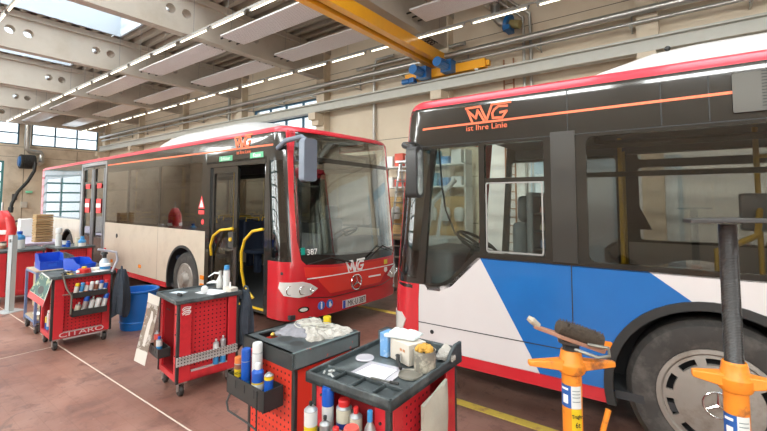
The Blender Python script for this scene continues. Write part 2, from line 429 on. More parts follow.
# roof edge: red cove all round
rv = A.zr - RR
ve = rv + RR * PI / 2
A.part('roof_edge', ROOFR, [(12.85, rv + .03), (-.33, rv + .03), (-.34, rv - .25), (-.43, rv - .25), (-.47, rv + .055), (SF + .45, rv + .055), (SF + .3, rv), (A.uf(12.85), rv), (A.uf(12.85), ve), (12.85, ve)], t=.03)
def roof_cap(b):
    us = [b.L] + [b.xs + 1.3 - i * .1 for i in range(13)]
    u = b.xs
    while u > b.ufar: us.append(u); u -= .06
    us += [b.ufar] + [b.ufar - .1 * i for i in range(1, 14)] + [b.uf(b.L)]
    MB().add([b.f(u, b.zr - RR + RR * PI / 2, 0) for u in us], [tuple(range(len(us)))]).build('roof_panel', mat('white roof', (.42, .41, .40), .35), b.root, smooth=0)
roof_cap(A)
# rear end
mb = MB(); mb.plate(rrect(0.02, .27, W - .02, A.zr, .12), (), lambda u, v, d: (-(12.85 - d), u, v), .04); mb.build('rear_panel', CREAM, A.root)
A.part('rear_corner', RED, [(12.6, .27), (12.85, .27), (12.85, zt + .1), (12.6, zt + .1)], t=.04)
# front mask with windscreen opening
wsL, wsR = -.435, SF + .40
ws = [(wsL - .03, 1.10), (wsL - .10, 1.03), (-1.0, .985), (-1.5, .965), (-2.0, .96), (wsR + .12, .965), (wsR, 1.02), (wsR - .04, 1.4), (wsR - .02, 2.0), (wsR + .02, 2.6), (wsR + .03, rv + .04), (wsL - .04, rv + .04), (wsL + .01, 2.6), (wsL + .03, 2.0), (wsL + .02, 1.4)]
q_near = [(-.32, 1.08), (.1, 1.08), (.1, 2.56), (-.32, 2.56)]
mb = MB(); A.plate(mb, [(.13, .27), (SF - .13, .27), (SF - .13, 1.08), (SF + .3, 1.08), (SF + .3, rv + .06), (-.35, rv + .06), (-.335, 2.5), (-.33, 1.08), (.13, 1.08)], [ws]); mb.build('front_mask', RED, A.root)
A.part('windscreen', G_WS, [(p[0], p[1]) for p in ws], t=.008, d0=.012)
A.part('windscreen_border', BAND, [(wsL - .10, 1.03), (-1.0, .985), (-1.5, .965), (-2.0, .96), (wsR + .12, .965), (wsR, 1.02), (wsR, 1.12), (-2.0, 1.08), (-1.5, 1.09), (-1.0, 1.12), (wsL - .02, 1.2), (wsL, 1.1)], t=.004, d0=.006)
A.part('windscreen_divider', BAND, [(wsL - .02, 2.53), (wsR + .03, 2.50), (wsR + .03, 2.56), (wsL - .02, 2.60)], t=.03, d0=.004)
A.part('destination_display', BAND2, [(wsL - .15, 2.62), (wsL - .95, 2.62), (wsL - .95, 2.86), (wsL - .15, 2.88)], t=.12, d0=.10)
# quarter window beside the door
A.part('quarter_window', G_SIDE, [(-.28, 1.12), (.04, 1.12), (.04, 2.53), (-.27, 2.53)], t=.006, d0=.012)
A.part('quarter_frame', BAND, [(-.33, 1.08), (.13, 1.08), (.13, 2.57), (-.335, 2.57)], [[(-.28, 1.12), (.04, 1.12), (.04, 2.53), (-.27, 2.53)]], t=.03, d0=.003)
A.part('far_quarter_window', G_SIDE, far([(.1, 1.1), (.1, 2.6), (-.3, 2.6), (-.3, 1.1)]), t=.006, d0=.012)
# service flap, groove, lights
A.part('service_flap', FLAP, [(-.50, 1.0), (-.52, .86), (-.72, .80), (-.95, .57), (SF + .95, .56), (SF + .72, .77), (SF + .52, .83), (SF + .46, .94), (-2.0, .935), (-1.5, .935), (-1.0, .95)], t=.02, d0=-.012)
A.part('livery_line', WHL, [(-.54, .825), (SF + .50, .80), (SF + .50, .813), (-.54, .84)], t=.003, d0=-.016)
A.logo('livery_logo', WHL, -1.27, .83, .43, -1, .50, .055, .018)
mb = MB(); P = Vector(A.f(-1.50, .655, -.02))
mb.tube([(P.x, P.y + .115 * math.cos(2 * PI * i / 32), P.z + .115 * math.sin(2 * PI * i / 32)) for i in range(32)], .012, 8, True)
for i in range(3):
    q = PI / 2 + 2 * PI * i / 3; mb.tube([(P.x + .01, P.y, P.z), (P.x, P.y + .11 * math.cos(q), P.z + .11 * math.sin(q))], [.02, .006], 8)
mb.build('star_emblem', CHROME, A.root)
for uu in ([(-.15, .80), (-.13, .72), (-.22, .62), (-.42, .585), (-.60, .60), (-.72, .68), (-.60, .76), (-.48, .80)], [(SF + .15, .80), (SF + .13, .72), (SF + .22, .60), (SF + .42, .565), (SF + .60, .58), (SF + .72, .64), (SF + .60, .72), (SF + .45, .78)]):
    o = A.part('headlight', LAMP, uu, t=.03, d0=-.012)
    c = sum(p[0] for p in uu) / 8; s_ = 1 if c > -1.5 else -1
    for k, (du, rr_) in enumerate(((.11, .06), (-.06, .055), (-.2, .03))):
        p = Vector(A.f(c + du * s_, .69 - .01 * k, -.016)); n_ = (Vector(A.f(c + du * s_, .69, -.05)) - Vector(A.f(c + du * s_, .69, 0))).normalized()
        MB().tube([p + Vector((0, math.cos(2 * PI * i / 20) * rr_, math.sin(2 * PI * i / 20) * rr_)) for i in range(20)], .006, 6, True).build('reflector_ring', CHROME, o)
A.part('bumper_seam', mat('dark seam', (.08, .01, .01), .6), [(-.56, .575), (-.56, .56), (-1.0, .50), (SF + .9, .50), (SF + .55, .56), (SF + .55, .575), (SF + .9, .515), (-1.0, .515)], t=.003, d0=-.002)
for c in (-.50, SF + .42): A.part('fog_light', BAND, circ(c, .41, .085, 16, .04), t=.02, d0=-.004); A.part('fog_lens', LAMP, circ(c, .41, .06, 16, .025), t=.01, d0=-.01)
DB = mat('blue round sign', (.03, .16, .55), .4)
for c in (-.79, -.945):
    o = A.part('access_sticker', DB, circ(c, .42, .062), t=.004, d0=-.004)
    A.part('sticker_figure', WHL, [(c - .012, .375), (c + .012, .375), (c + .012, .45), (c - .012, .45)], t=.002, d0=-.008, parent=o)
    A.part('sticker_figure', WHL, circ(c, .463, .012, 10) if c > -.9 else circ(c - .01, .40, .025, 12), t=.002, d0=-.008, parent=o)
pl = A.part('licence_plate', mat('plate white', (.72, .72, .70), .4), [(-1.20, .30), (-1.73, .30), (-1.73, .415), (-1.20, .415)], t=.008, d0=-.018)
A.part('plate_band', mat('plate blue', (.02, .06, .4), .4), [(-1.20, .30), (-1.25, .30), (-1.25, .415), (-1.20, .415)], t=.004, d0=-.024, parent=pl)
A.sidetext('plate_lettering', 'MK·U 387', .125, BLKL, -1.495, .357, .78, .028, pl)
A.part('city_crest', mat('yellow crest', (.8, .62, .05), .4), [(-2.22, .92), (-2.32, .92), (-2.32, .845), (-2.22, .845)], t=.003, d0=-.018)
A.part('crest_shield', WHL, [(-2.23, .79), (-2.31, .79), (-2.32, .73), (-2.27, .70), (-2.22, .73)], t=.003, d0=-.018)
A.sidetext('fleet_number', '387', .12, WHL, -.64, 1.20, 1., .004)
A.part('green_sticker', mat('green sticker', (.0, .3, .22), .4), [(-.47, 1.17), (-.53, 1.17), (-.53, 1.27), (-.47, 1.27)], t=.002, d0=.004)
A.part('model_lettering', WHL, [(-1.80, .68), (-2.12, .67), (-2.12, .695), (-1.80, .705)], t=.003, d0=-.016)
A.part('filler_cap', RUB, circ(-.18, .92, .022, 12), t=.01, d0=-.004)
for pts in ([(-1.35, .985, -.03), (-.95, 1.10, -.05), (-.55, 1.04, -.04)], [(-1.75, .985, -.03), (-2.15, 1.17, -.05), (-2.5, 1.05, -.04)]):
    P = [A.f(*p) for p in pts]; o = MB().tube(P, [.016, .011, .006], 6).build('wiper', RUB, A.root)
mirror_part(A, .72, .05, 2.20, 2.78, .23, [A.f(-.2, 2.70, 0), (.3, -.04, 2.78), (.55, .03, 2.82), (.66, .05, 2.74)], GREY, -1)
# front door: fixed frame, folded leaf with glass, yellow rails
mb = MB()
for x0, x1, z0, z1 in ((1.80, 1.93, .3, 2.6), (.13, .22, .3, 2.6), (1.8, .2, 2.5, 2.6)): mb.box(-max(x0, x1), .0, z0, -min(x0, x1), .07, z1)
mb.build('door_frame', BAND, A.root)
dl = MB(); dl.plate(rrect(1.0, .36, 1.8, 2.5, .04), [rrect(1.09, .46, 1.71, 2.40, .04)], lambda u, v, d: (-u, .03 + d, v), .045); dl = dl.build('front_door_leaf', BAND, A.root)
MB().plate(rrect(1.09, .46, 1.71, 2.40, .04), (), lambda u, v, d: (-u, .045 + d, v), .006).build('door_glass', G_CLR, dl)
MB().tube([(-1.74, .02, 1.02), (-1.70, -.02, 1.18), (-1.56, -.05, 1.36), (-1.34, -.06, 1.46), (-1.0, -.04, 1.50)], .022, 8).build('door_rail', YEL, dl)
dl2 = MB(); dl2.plate(rrect(.02, .36, .74, 2.5, .04), [rrect(.10, .46, .66, 2.40, .04)], lambda u, v, d: (-.26 - .06 * u - d, .03 + u, v), .04); dl2 = dl2.build('front_door_leaf', BAND, A.root)
MB().plate(rrect(.10, .46, .66, 2.40, .04), (), lambda u, v, d: (-.28 - .06 * u, .03 + u, v), .006).build('door_glass', G_CLR, dl2)
MB().tube([(-.28, .02, 1.52), (-.5, -.02, 1.48), (-.68, -.03, 1.34), (-.78, -.02, 1.14), (-.82, .02, .85), (-.80, .06, .60), (-.62, .1, .45)], .022, 8).build('door_rail', YEL, dl2)
mb = MB(); mb.box(-1.2, -.0, 1.2, -1.05, .03, 1.44); mb.build('door_control', BAND2, dl); MB().lathe([(.035, 0), (.03, -.02), (.0001, -.02)], (-1.12, 0, 1.32), 12, 'y').build('control_knob', YEL, dl)
mb = MB(); mb.box(-1.8, .05, .28, -.2, 1.0, .34); mb.build('entry_step', DARK, A.root); mb = MB(); mb.box(-1.75, .02, .33, -.25, .06, .35); mb.build('step_edge', YEL, A.root)
# rear double door
ALU = mat('grey door frame', (.42, .43, .45), .35, .7, var=.1)
rd = MB(); rd.plate([(6.76, .27), (8.67, .27), (8.67, 2.92), (6.76, 2.92)], [[(6.84, .36), (8.59, .36), (8.59, 2.84), (6.84, 2.84)]], lambda u, v, d: (-u, d - .005, v), .06); rd.build('rear_door_frame', ALU, A.root)
for x0 in (6.86, 7.73):
    d_ = MB(); d_.m = 0
    d_.plate(rrect(x0, .38, x0 + .84, 2.82, .03), [rrect(x0 + .12, 1.0, x0 + .72, 2.35, .03), rrect(x0 + .12, 2.42, x0 + .72, 2.76, .03)], lambda u, v, d: (-u, d + .01, v), .04); d_ = d_.build('rear_door_leaf', BAND, A.root)
    MB().plate(rrect(x0 + .12, 1.0, x0 + .72, 2.35, .03), (), lambda u, v, d: (-u, d + .03, v), .006).build('door_glass', G_SIDE, d_)
    MB().plate(rrect(x0 + .12, 2.42, x0 + .72, 2.76, .03), (), lambda u, v, d: (-u, d + .03, v), .006).build('door_glass', G_SIDE, d_)
    mb = MB(); mb.box(-x0 - .06, -.015, .6, -x0 - .02, .01, 2.75); mb.box(-x0 - .82, -.015, .6, -x0 - .78, .01, 2.75); mb.build('door_edge_strip', ALU, d_)
    st = mat('red sticker', (.75, .05, .05), .5)
    for zz in (2.25, 1.62): mb = MB(); mb.box(-x0 - .58, .005, zz, -x0 - .26, .012, zz + (.12 if zz > 2 else .36)); mb.build('warning_sticker', st, d_)
    mb = MB(); mb.box(-x0 - .58, .0, 1.76, -x0 - .26, .004, 1.86); mb.build('sticker_bar', WHL, d_)
# warning triangle, arrow and details on the side
tr = A.part('warning_triangle', mat('red sticker', (.75, .05, .05), .5), [(2.18, 1.80), (1.96, 1.80), (2.07, 2.03)], t=.003, d0=-.003)
A.part('triangle_field', WHL, [(2.135, 1.825), (2.005, 1.825), (2.07, 1.965)], t=.003, d0=-.005, parent=tr)
A.part('sticker', mat('red sticker'), [(2.17, 1.70), (1.97, 1.70), (1.97, 1.77), (2.17, 1.77)], t=.003, d0=-.003)
A.part('round_sticker', mat('red sticker'), circ(2.02, 1.57, .05, 14), t=.003, d0=-.003)
for x, z in ((1.99, .62), (1.99, .48), (6.2, .52), (8.8, .5), (4.6, .55)): A.part('side_marker', AMB, rrect(x - .06, z - .035, x + .06, z + .035, .01, 2), t=.01, d0=-.01)
A.part('fuel_cap', RUB, circ(5.95, 1.12, .05, 16), t=.01, d0=-.006)
A.part('panel_seam', RUB, [(3.775, .38), (3.79, .38), (3.79, 1.41), (3.775, 1.41)], t=.004, d0=.001)
# roof box
def roofbox(b, x0, x1, y0, y1, h, m, ramp=.5, name='roof_fairing'):
    mb = MB(); s = b.sg; n = 10; rows = []; N_ = 26
    for i in range(N_ + 1):
        x = x0 + (x1 - x0) * i / N_; e = min(1, (x - x0) / ramp, (x1 - x) / ramp + .02); e = math.sin(max(0, e) * PI / 2); hh = h * e
        rows.append([(s * x, y0 + (y1 - y0) * .5 * (1 - math.cos(PI * j / n)), b.zr - .02 + hh * (math.sin(PI * j / n) ** .45 if 0 < j < n else 0)) for j in range(n + 1)])
    vs = [p for r_ in rows for p in r_]; k = n + 1
    mb.add(vs, [(i * k + j, i * k + j + 1, (i + 1) * k + j + 1, (i + 1) * k + j) for i in range(N_) for j in range(n)]); mb.build(name, m, b.root)
roofbox(A, .5, 4.7, .22, 2.3, .36, mat('pale roof fairing', (.50, .49, .48), .4), 1.1)
sc_ = [(3.2 + i * .95, y) for i in range(9) if not (4 < i < 6) for y in (.12, .57, 1.6, 2.02)]
build_interior(A, sc_, [(x, y, 0, 2.75) for x in (1.95, 4.1, 6.6) for y in (.62, 1.85)], 1.41)
# driver area of bus A (driver on the far side)
def driver(b, dx, dy):
    s = b.sg; r = b.root; zf = b.z0 + .08; X = lambda x: s * x
    mb = MB(); mb.box(min(X(b.xf + .1), X(b.xf + .55)), .15, zf, max(X(b.xf + .1), X(b.xf + .55)), W - .15, zf + .72); mb.box(min(X(b.xf + .3), X(b.xf + .75)), dy - .05, zf + .4, max(X(b.xf + .3), X(b.xf + .75)), dy + .7, zf + .95); mb.build('dashboard', GREYI, r, bevel=.06)
    c = Vector((X(b.xf + .88), dy + .32, zf + 1.0)); nx = Vector((s * .5, 0, .86)).normalized(); e1 = Vector((0, 1, 0)); e2 = nx.cross(e1)
    mb = MB(); mb.tube([c + (e1 * math.cos(2 * PI * i / 28) + e2 * math.sin(2 * PI * i / 28)) * .23 for i in range(28)], .017, 8, True)
    for i in range(3): mb.tube([c, c + (e1 * math.cos(PI / 2 + 2 * PI * i / 3) + e2 * math.sin(PI / 2 + 2 * PI * i / 3)) * .23], .014, 6)
    mb.cyl(c, c - nx * .3, .035); mb.build('steering_wheel', RUB, r)
    q = lambda m_, a0, y0, z0, a1, y1, z1: m_.box(min(X(dx + a0), X(dx + a1)), dy + y0, zf + z0, max(X(dx + a0), X(dx + a1)), dy + y1, zf + z1)
    mb = MB(); q(mb, -.45, .08, .5, .05, .58, .62); q(mb, -.3, .2, 0, -.05, .46, .5); q(mb, .0, .08, .55, .14, .58, 1.25); q(mb, .02, .18, 1.25, .12, .48, 1.5); mb.build('driver_seat', mat('grey seat cloth', (.13, .14, .15), .9), r, bevel=.045)
driver(A, .75, 1.6)
mb = MB(); mb.box(-1.25, 1.35, .35, -1.2, 2.4, 1.5); mb.box(-1.25, 1.35, .35, -.5, 1.4, 1.35); mb.build('driver_cabin_wall', GREYI, A.root)
# @@BUSB
# ---- blue, white and red bus
b_ = R(-2.2)
B = Bus('city_bus', 'blue, white and red city bus seen from its driver side', (-2.62, 3.555, 0), -b_, .35, 11.9, False, .41, 2.98)
TF = B.ufar; farB = lambda pts: [(B.uf(x), z) for x, z in pts]; zt = B.zr - RR - .03
WB = [(2.70, .56, .68), (8.5, .56, .68)]
mb = MB(); zs = .50
mb.m = 0; B.plate(mb, [(.37, zs), (1.535, zs), (1.02, 1.42), (1.0, 1.42), (.70, 1.15), (.60, 1.11), (.37, 1.11)])
mb.m = 1; B.plate(mb, [(1.535, zs)] + [(2.08, zs)] + [p for p in arch(2.70, .56, .68, zs)[::-1] if p[0] < 2.60] + [(2.33, 1.42), (1.02, 1.42)])
ar = [p for p in arch(2.70, .56, .68, zs)[::-1] if p[0] >= 2.50]
mb.m = 0; B.plate(mb, [(ar[0][0], ar[0][1])] + ar[1:] + [(8.5 - .68, zs)] + arch(8.5, .56, .68, zs)[::-1] + [(11.6, zs), (11.6, 1.42), (2.33, 1.42)])
mb.build('side_panel', [WHITE, BLUE], B.root)
for x0, x1 in ((.37, 2.05), (3.37, 7.85), (9.15, 11.9)): B.part('side_sill', RED, [(x0, .40), (x1, .40), (x1, .505), (x0, .505)])
lower(B, [(2.0, 5.4, 0), (6.8, 11.6, 0)], 1.42, .42, WB, [WHITE], farB)
for cx, cz, r in WB:
    mb = MB(); o_ = arch(cx, cz, r + .01, .40, 28); i_ = arch(cx, cz, r - .05, .40, 28)
    B.plate(mb, o_ + i_[::-1], t=.06, d0=-.02); mb.build('wheel_arch_trim', RUB, B.root)
    MB().plate(arch(cx, cz, r, .40, 24), (), lambda u, v, d: (u, .42 + d, v), .02).build('wheel_housing', DARK, B.root)
    mb = MB(); pa = arch(cx, cz, r, .40, 24)
    for p, q in zip(pa, pa[1:]): mb.add([(p[0], .03, p[1]), (q[0], .03, q[1]), (q[0], .42, q[1]), (p[0], .42, p[1])], [(0, 1, 2, 3)])
    mb.build('arch_liner', DARK, B.root, smooth=0)
for x, yy, sd in ((2.70, .07, -1), (8.5, .07, -1), (2.7, W - .07, 1), (8.5, W - .07, 1)): wheel(B.root, x, yy, .555, .55, .345, sd, True)
# glazing band, near side
w1 = [(.42, 1.12), (.60, 1.14), (.70, 1.19), (.82, 1.31), (.98, 1.47), (1.02, 1.47), (1.02, 2.46), (.50, 2.46), (.45, 2.0)]
w2 = rrect(1.075, 1.47, 1.60, 2.46, .02)
w3 = [rrect(a, 1.46, c, 2.46, .05) for a, c in ((1.93, 3.72), (3.8, 5.5), (5.6, 7.3), (7.4, 9.1), (9.2, 11.3))]
w0 = [(.02, 1.2), (.33, 1.16), (.38, 2.0), (.43, 2.46), (.12, 2.46), (.06, 2.0)]
band = [(-.10, 1.12), (.18, 1.06), (.37, 1.06), (.60, 1.065), (.72, 1.12), (1.02, 1.41), (11.6, 1.41), (11.6, zt + .06), (-.08, zt + .06)]
B.part('glazing_band', BAND, band, [w1, w2, w0] + w3, t=.045)
B.part('driver_window', G_FRONT, w1, t=.006, d0=.012); B.part('corner_window', G_SIDE, w0, t=.006, d0=.012)
o = B.part('sliding_window', G_FRONT, w2, t=.006, d0=.012)
B.part('window_bar', BAND, [(1.07, 2.11), (1.61, 2.11), (1.61, 2.15), (1.07, 2.15)], t=.03, d0=.004, parent=o)
B.part('window_frame', mat('thin grey frame', (.3, .29, .27), .4), rrect(1.085, 1.48, 1.59, 2.11, .02), [rrect(1.097, 1.492, 1.578, 2.098, .015)], t=.012, d0=-.004, parent=o)
for w_ in w3:
    o = B.part('side_window', glass('dark side glass', (.56, .55, .52), 1.2), w_, t=.006, d0=.012); a, c = min(p[0] for p in w_), max(p[0] for p in w_)
    B.part('window_bar', BAND, [(a, 2.13), (c, 2.13), (c, 2.17), (a, 2.17)], t=.03, d0=.02, parent=o)
    B.part('inner_rail', BAND, [(a, 2.36), (c, 2.36), (c, 2.39), (a, 2.39)], t=.02, d0=.05, parent=o)
B.part('body_post', mat('satin black post', (.035, .032, .028), .3), [(1.66, 1.44), (1.85, 1.44), (1.85, 2.52), (1.66, 2.52)], t=.02, d0=-.012)
SEAM = mat('seam', (.012, .012, .012), .6)
mb = MB()
for x, z0, z1 in ((1.795, .50, 1.42), (1.795, 2.52, zt + .06), (1.02, 2.46, 2.5), (2.44, 2.5, zt), (2.72, 2.5, zt)): B.plate(mb, [(x, z0), (x + .008, z0), (x + .008, z1), (x, z1)], t=.004, d0=-.002)
B.plate(mb, [(.37, .735), (2.02, .735), (2.02, .743), (.37, .743)], t=.004, d0=-.002)
B.plate(mb, [(.2, 2.485), (11.5, 2.485), (11.5, 2.494), (.2, 2.494)], t=.004, d0=-.002)
mb.build('panel_seam', SEAM, B.root)
B.part('livery_line', ORL, [(.30, 2.655), (2.87, 2.675), (2.87, 2.695), (.30, 2.675)], t=.003, d0=-.004)
B.logo('livery_logo', ORL, .90, 2.685, .43, 1, .42, .048, .007)
B.sidetext('slogan', 'ist Ihre Linie', .072, ORL, 1.10, 2.625, 1.1, .005)
B.part('vent_grille', mat('grey grille', (.085, .08, .07), .6), rrect(2.85, 2.54, 3.75, 2.81, .01, 2), t=.01, d0=-.02)
mb = MB()
for i in range(12): B.plate(mb, [(3.0, 2.57 + i * .021), (3.7, 2.57 + i * .021), (3.7, 2.575 + i * .021), (3.0, 2.575 + i * .021)], t=.004, d0=-.023)
mb.build('grille_slat', SEAM, B.root)
B.part('roof_edge', ROOFR, [(11.9, zt + .06), (TF - .0 if False else .15, zt + .06), (.05, zt - .0), (-.02, zt - .35), (-.1, zt - .35), (-.14, zt - .02), (TF + .3, zt - .02), (B.uf(11.9), zt), (B.uf(11.9), zt + .03 + RR * PI / 2), (11.9, zt + .03 + RR * PI / 2)], t=.03)
roof_cap(B)
roofbox(B, 1.8, 9.5, .22, 2.3, .29, mat('white fairing', (.48, .46, .45), .35), .8)
for x in (2.5, 3.3, 4.1): MB().ball((x, .37, B.zr + .2), .022).build('fairing_bolt', SEAM, B.root)
# front mask
fsL = -.22; fsR = TF + .4
ws = [(fsL, 1.12), (-1.2, 1.02), (fsR, 1.12), (fsR, 2.74), (fsL, 2.74)]
B.part('front_mask', RED, [(.365, .40), (TF - .13, .40), (TF - .13, 1.1), (TF + .3, 1.1), (TF + .3, zt + .02), (-.1, zt + .02), (-.1, 1.11), (.365, 1.11)], [ws])
B.part('windscreen', G_FRONT, ws, t=.008, d0=.012)
B.part('front_pillar', RED, [(-.02, 1.1), (-.13, 1.1), (-.13, zt + .02), (-.02, zt + .02)], t=.03, d0=-.004)
B.part('headlight', LAMP, [(.16, .80), (.22, .74), (.18, .64), (.02, .60), (-.2, .62), (-.3, .7), (-.1, .78)], t=.03, d0=-.012)
B.part('headlight', LAMP, [(TF - .16, .80), (TF - .2, .72), (TF + .0, .60), (TF + .3, .7)], t=.03, d0=-.012)
B.part('panel_fastener', SEAM, circ(.52, .665, .02, 12), t=.006, d0=-.004)
for x in (2.02, 5.3): B.part('side_marker', AMB, rrect(x - .055, .80, x + .055, .865, .01, 2), t=.015, d0=-.012)
mb = MB(); mb.plate(rrect(.02, .4, W - .02, B.zr, .12), (), lambda u, v, d: (11.9 - d, u, v), .04); mb.build('rear_panel', WHITE, B.root)
B.part('rear_corner', RED, [(11.6, .4), (11.9, .4), (11.9, zt + .06), (11.6, zt + .06)], t=.04)
# far side: doors and windows
fws = [rrect(a, z0, c, z1, .04) for z0, z1 in ((1.45, 2.36), (2.46, 2.66)) for a, c in ((2.15, 3.55), (3.7, 5.3), (7.0, 8.7), (8.8, 10.5))]
B.part('far_glazing_band', BAND2, farB([(.35, .42), (2.02, .42), (2.02, 1.42), (11.6, 1.42), (11.6, zt), (.35, zt)]), [farB(w_) for w_ in fws] + [farB(rrect(.45, .6, 1.12, 2.5, .04)), farB(rrect(1.2, .6, 1.9, 2.5, .04))], t=.05)
for w_ in fws: B.part('far_window', G_CLR, farB(w_), t=.006, d0=.01)
for w_ in (rrect(.45, .6, 1.12, 2.5, .04), rrect(1.2, .6, 1.9, 2.5, .04)): B.part('far_door_glass', G_CLR, farB(w_), t=.006, d0=.01)
B.part('warning_triangle', DARK, farB([(1.98, 1.58), (2.28, 1.58), (2.13, 1.92)]), t=.004, d0=.07)
build_interior(B, [(3.5 + i * .95, y) for i in range(8) for y in (.12, .57, 1.6, 2.02)], [(2.12, .55, 0, 2.5), (2.05, 1.75, 0, 2.5), (3.02, .5, 0, 2.5), (5.1, .62, 0, 2.5), (7.0, .62, 0, 2.5)], 1.42)
driver(B, 1.22, .22)
# driver cabin partition with shelves of small things
mb = MB(); mb.box(1.40, .16, .5, 1.46, 1.05, 2.02); mb.box(1.40, .16, .5, 1.70, .2, 1.44); mb.box(1.40, 1.0, .5, 1.75, 1.05, 2.0); mb.box(1.7, .16, .5, 1.75, 1.05, 1.45)
mb.build('driver_cabin_wall', GREYI, B.root, bevel=.02)
mb = MB()
for z in (1.36, 1.50, 1.66, 1.82, 1.98): mb.box(1.46, .2, z, 1.74, .9, z + .015)
mb.box(1.46, .88, 1.36, 1.74, .9, 2.0); mb.build('cabin_shelf', DARK, B.root)
cc = [(.1, .16, .3), (.35, .3, .2), (.3, .1, .08), (.12, .25, .2), (.3, .3, .32)]
for k, z in enumerate((1.515, 1.675, 1.835)):
    for j in range(3):
        mb = MB(); x = 1.49 + j * .08; mb.box(x, .28, z, x + .055, .42, z + random.uniform(.05, .11)); mb.build('stored_tin', mat('shelf tin %d' % ((k + j) % 5), cc[(k + j) % 5], .6), B.root)
mb = MB(); mb.tube([(.55, .12, 2.5), (.58, .12, 2.1), (.62, .12, 1.85), (.72, .12, 1.62), (.95, .14, 1.5), (1.1, .16, 1.46)], .009, 6); mb.build('microphone_cable', RUB, B.root)
mb = MB(); mb.tube([(1.95, .3, 2.52), (1.98, .2, 2.44), (2.05, .18, 2.42), (3.6, .18, 2.40)], .018, 8); mb.build('handrail', BAND2, B.root)
MB().tube([(3.02, .5, 2.28), (3.6, .5, 2.28), (4.6, .5, 2.28)], .016, 8).build('handrail', YEL, B.root)
MB().tube([(2.75, .3, 1.33), (2.75, .3, 1.58), (2.85, .3, 1.62), (2.98, .3, 1.70), (3.02, .45, 1.9)], .022, 8).build('handrail', YEL, B.root)
mb = MB(); mb.box(2.9, .42, 1.72, 3.14, .46, 2.0); mb.build('ticket_machine', GREY, B.root, bevel=.02)
mb = MB(); mb.box(1.95, .75, .5, 2.0, 1.4, 1.5); mb.build('luggage_board', GREYI, B.root)
mirror_part(B, .42, -.24, 1.97, 2.46, .15, [B.f(.15, 2.52, 0), (.30, -.14, 2.5), (.42, -.22, 2.46), (.45, -.24, 2.38)], mat('black mirror shell', (.035, .035, .035), .35), 1)
# @@HALL
# ------------------------------------------------------------------ the hall
D = 10.7; LX = -31.5; RX = 14.; FY = -7.
CONC = mat('beige concrete', (.68, .58, .45), .85, var=.16, scale=1.2, dirt=(.34, .25, .16), dscale=.7, dlo=.5, dhi=.8, bump=.15, bscale=8)
PANEL = mat('concrete wall panel', (.74, .63, .49), .85, var=.14, scale=.8, dirt=(.64, .50, .35), dscale=.5, dlo=.5, dhi=.85)
BEAMM = mat('pale concrete beam', (.52, .46, .39), .8, var=.12, scale=1.5, dirt=(.38, .31, .23), dscale=.9, dlo=.5, dhi=.9)
DECK = mat('corrugated steel deck', (.38, .33, .27), .5, .0, var=.12)
JOINT = mat('wall joint', (.2, .165, .12), .9)
WFR = mat('blue window frame', (.05, .13, .2), .4)
GALV = mat('galvanised pipe', (.50, .49, .46), .32, .75, var=.12)
RAILG = mat('grey painted steel', (.52, .51, .46), .45, var=.08)

# floor: worn red-brown screed with seams, oil stains
def floor_mat():
    m = bpy.data.materials.new('red brown workshop floor'); m.use_nodes = True; nt = m.node_tree; N = nt.nodes; Lk = nt.links; b = N['Principled BSDF']
    tc = N.new('ShaderNodeTexCoord')
    def noise(sc, det=6, rough=.6, dist=0):
        n = N.new('ShaderNodeTexNoise'); n.inputs['Scale'].default_value = sc; n.inputs['Detail'].default_value = det; n.inputs['Roughness'].default_value = rough; n.inputs['Distortion'].default_value = dist
        Lk.new(tc.outputs['Object'], n.inputs['Vector']); return n.outputs['Fac']
    def rng(s, a, c):
        r = N.new('ShaderNodeMapRange'); r.inputs['From Min'].default_value = a; r.inputs['From Max'].default_value = c; Lk.new(s, r.inputs['Value']); return r.outputs['Result']
    def mix(f, A_, B_):
        x = N.new('ShaderNodeMix'); x.data_type = 'RGBA'; Lk.new(f, x.inputs['Factor'])
        for k, v in (('A', A_), ('B', B_)):
            if isinstance(v, tuple): x.inputs[k].default_value = (*v, 1)
            else: Lk.new(v, x.inputs[k])
        return x.outputs['Result']
    c = mix(rng(noise(.9, 8), .35, .68), (.20, .085, .06), (.31, .17, .13))
    c = mix(rng(noise(2.3, 8, .7, .4), .52, .72), c, (.12, .055, .042))
    c = mix(rng(noise(5, 8, .75, .6), .55, .66), c, (.15, .07, .055))
    c = mix(rng(noise(9, 8, .8), .62, .72), c, (.38, .25, .21))
    c = mix(rng(noise(1.4, 5, .6, 1.5), .64, .72), c, (.09, .055, .045))
    br = N.new('ShaderNodeTexBrick'); br.inputs['Scale'].default_value = 1.; br.inputs['Brick Width'].default_value = .30; br.inputs['Row Height'].default_value = .15; br.inputs['Mortar Size'].default_value = .004
    br.inputs['Color1'].default_value = (1, 1, 1, 1); br.inputs['Color2'].default_value = (.9, .9, .9, 1); br.inputs['Mortar'].default_value = (.82, .78, .75, 1)
    Lk.new(tc.outputs['Object'], br.inputs['Vector'])
    mu = N.new('ShaderNodeMix'); mu.data_type = 'RGBA'; mu.blend_type = 'MULTIPLY'; mu.inputs['Factor'].default_value = .7; Lk.new(c, mu.inputs['A']); Lk.new(br.outputs['Color'], mu.inputs['B'])
    Lk.new(mu.outputs['Result'], b.inputs['Base Color'])
    r = N.new('ShaderNodeMapRange'); r.inputs['To Min'].default_value = .28; r.inputs['To Max'].default_value = .6; Lk.new(noise(3.1), r.inputs['Value']); Lk.new(r.outputs['Result'], b.inputs['Roughness'])
    return m
struct('floor', MB().box(LX - .3, FY - .3, -.2, RX + .3, D + .3, 0), floor_mat())
YLINE = mat('yellow floor paint', (.78, .56, .10), .6, var=.15, dirt=(.45, .2, .12), dscale=9, dlo=.52, dhi=.7)
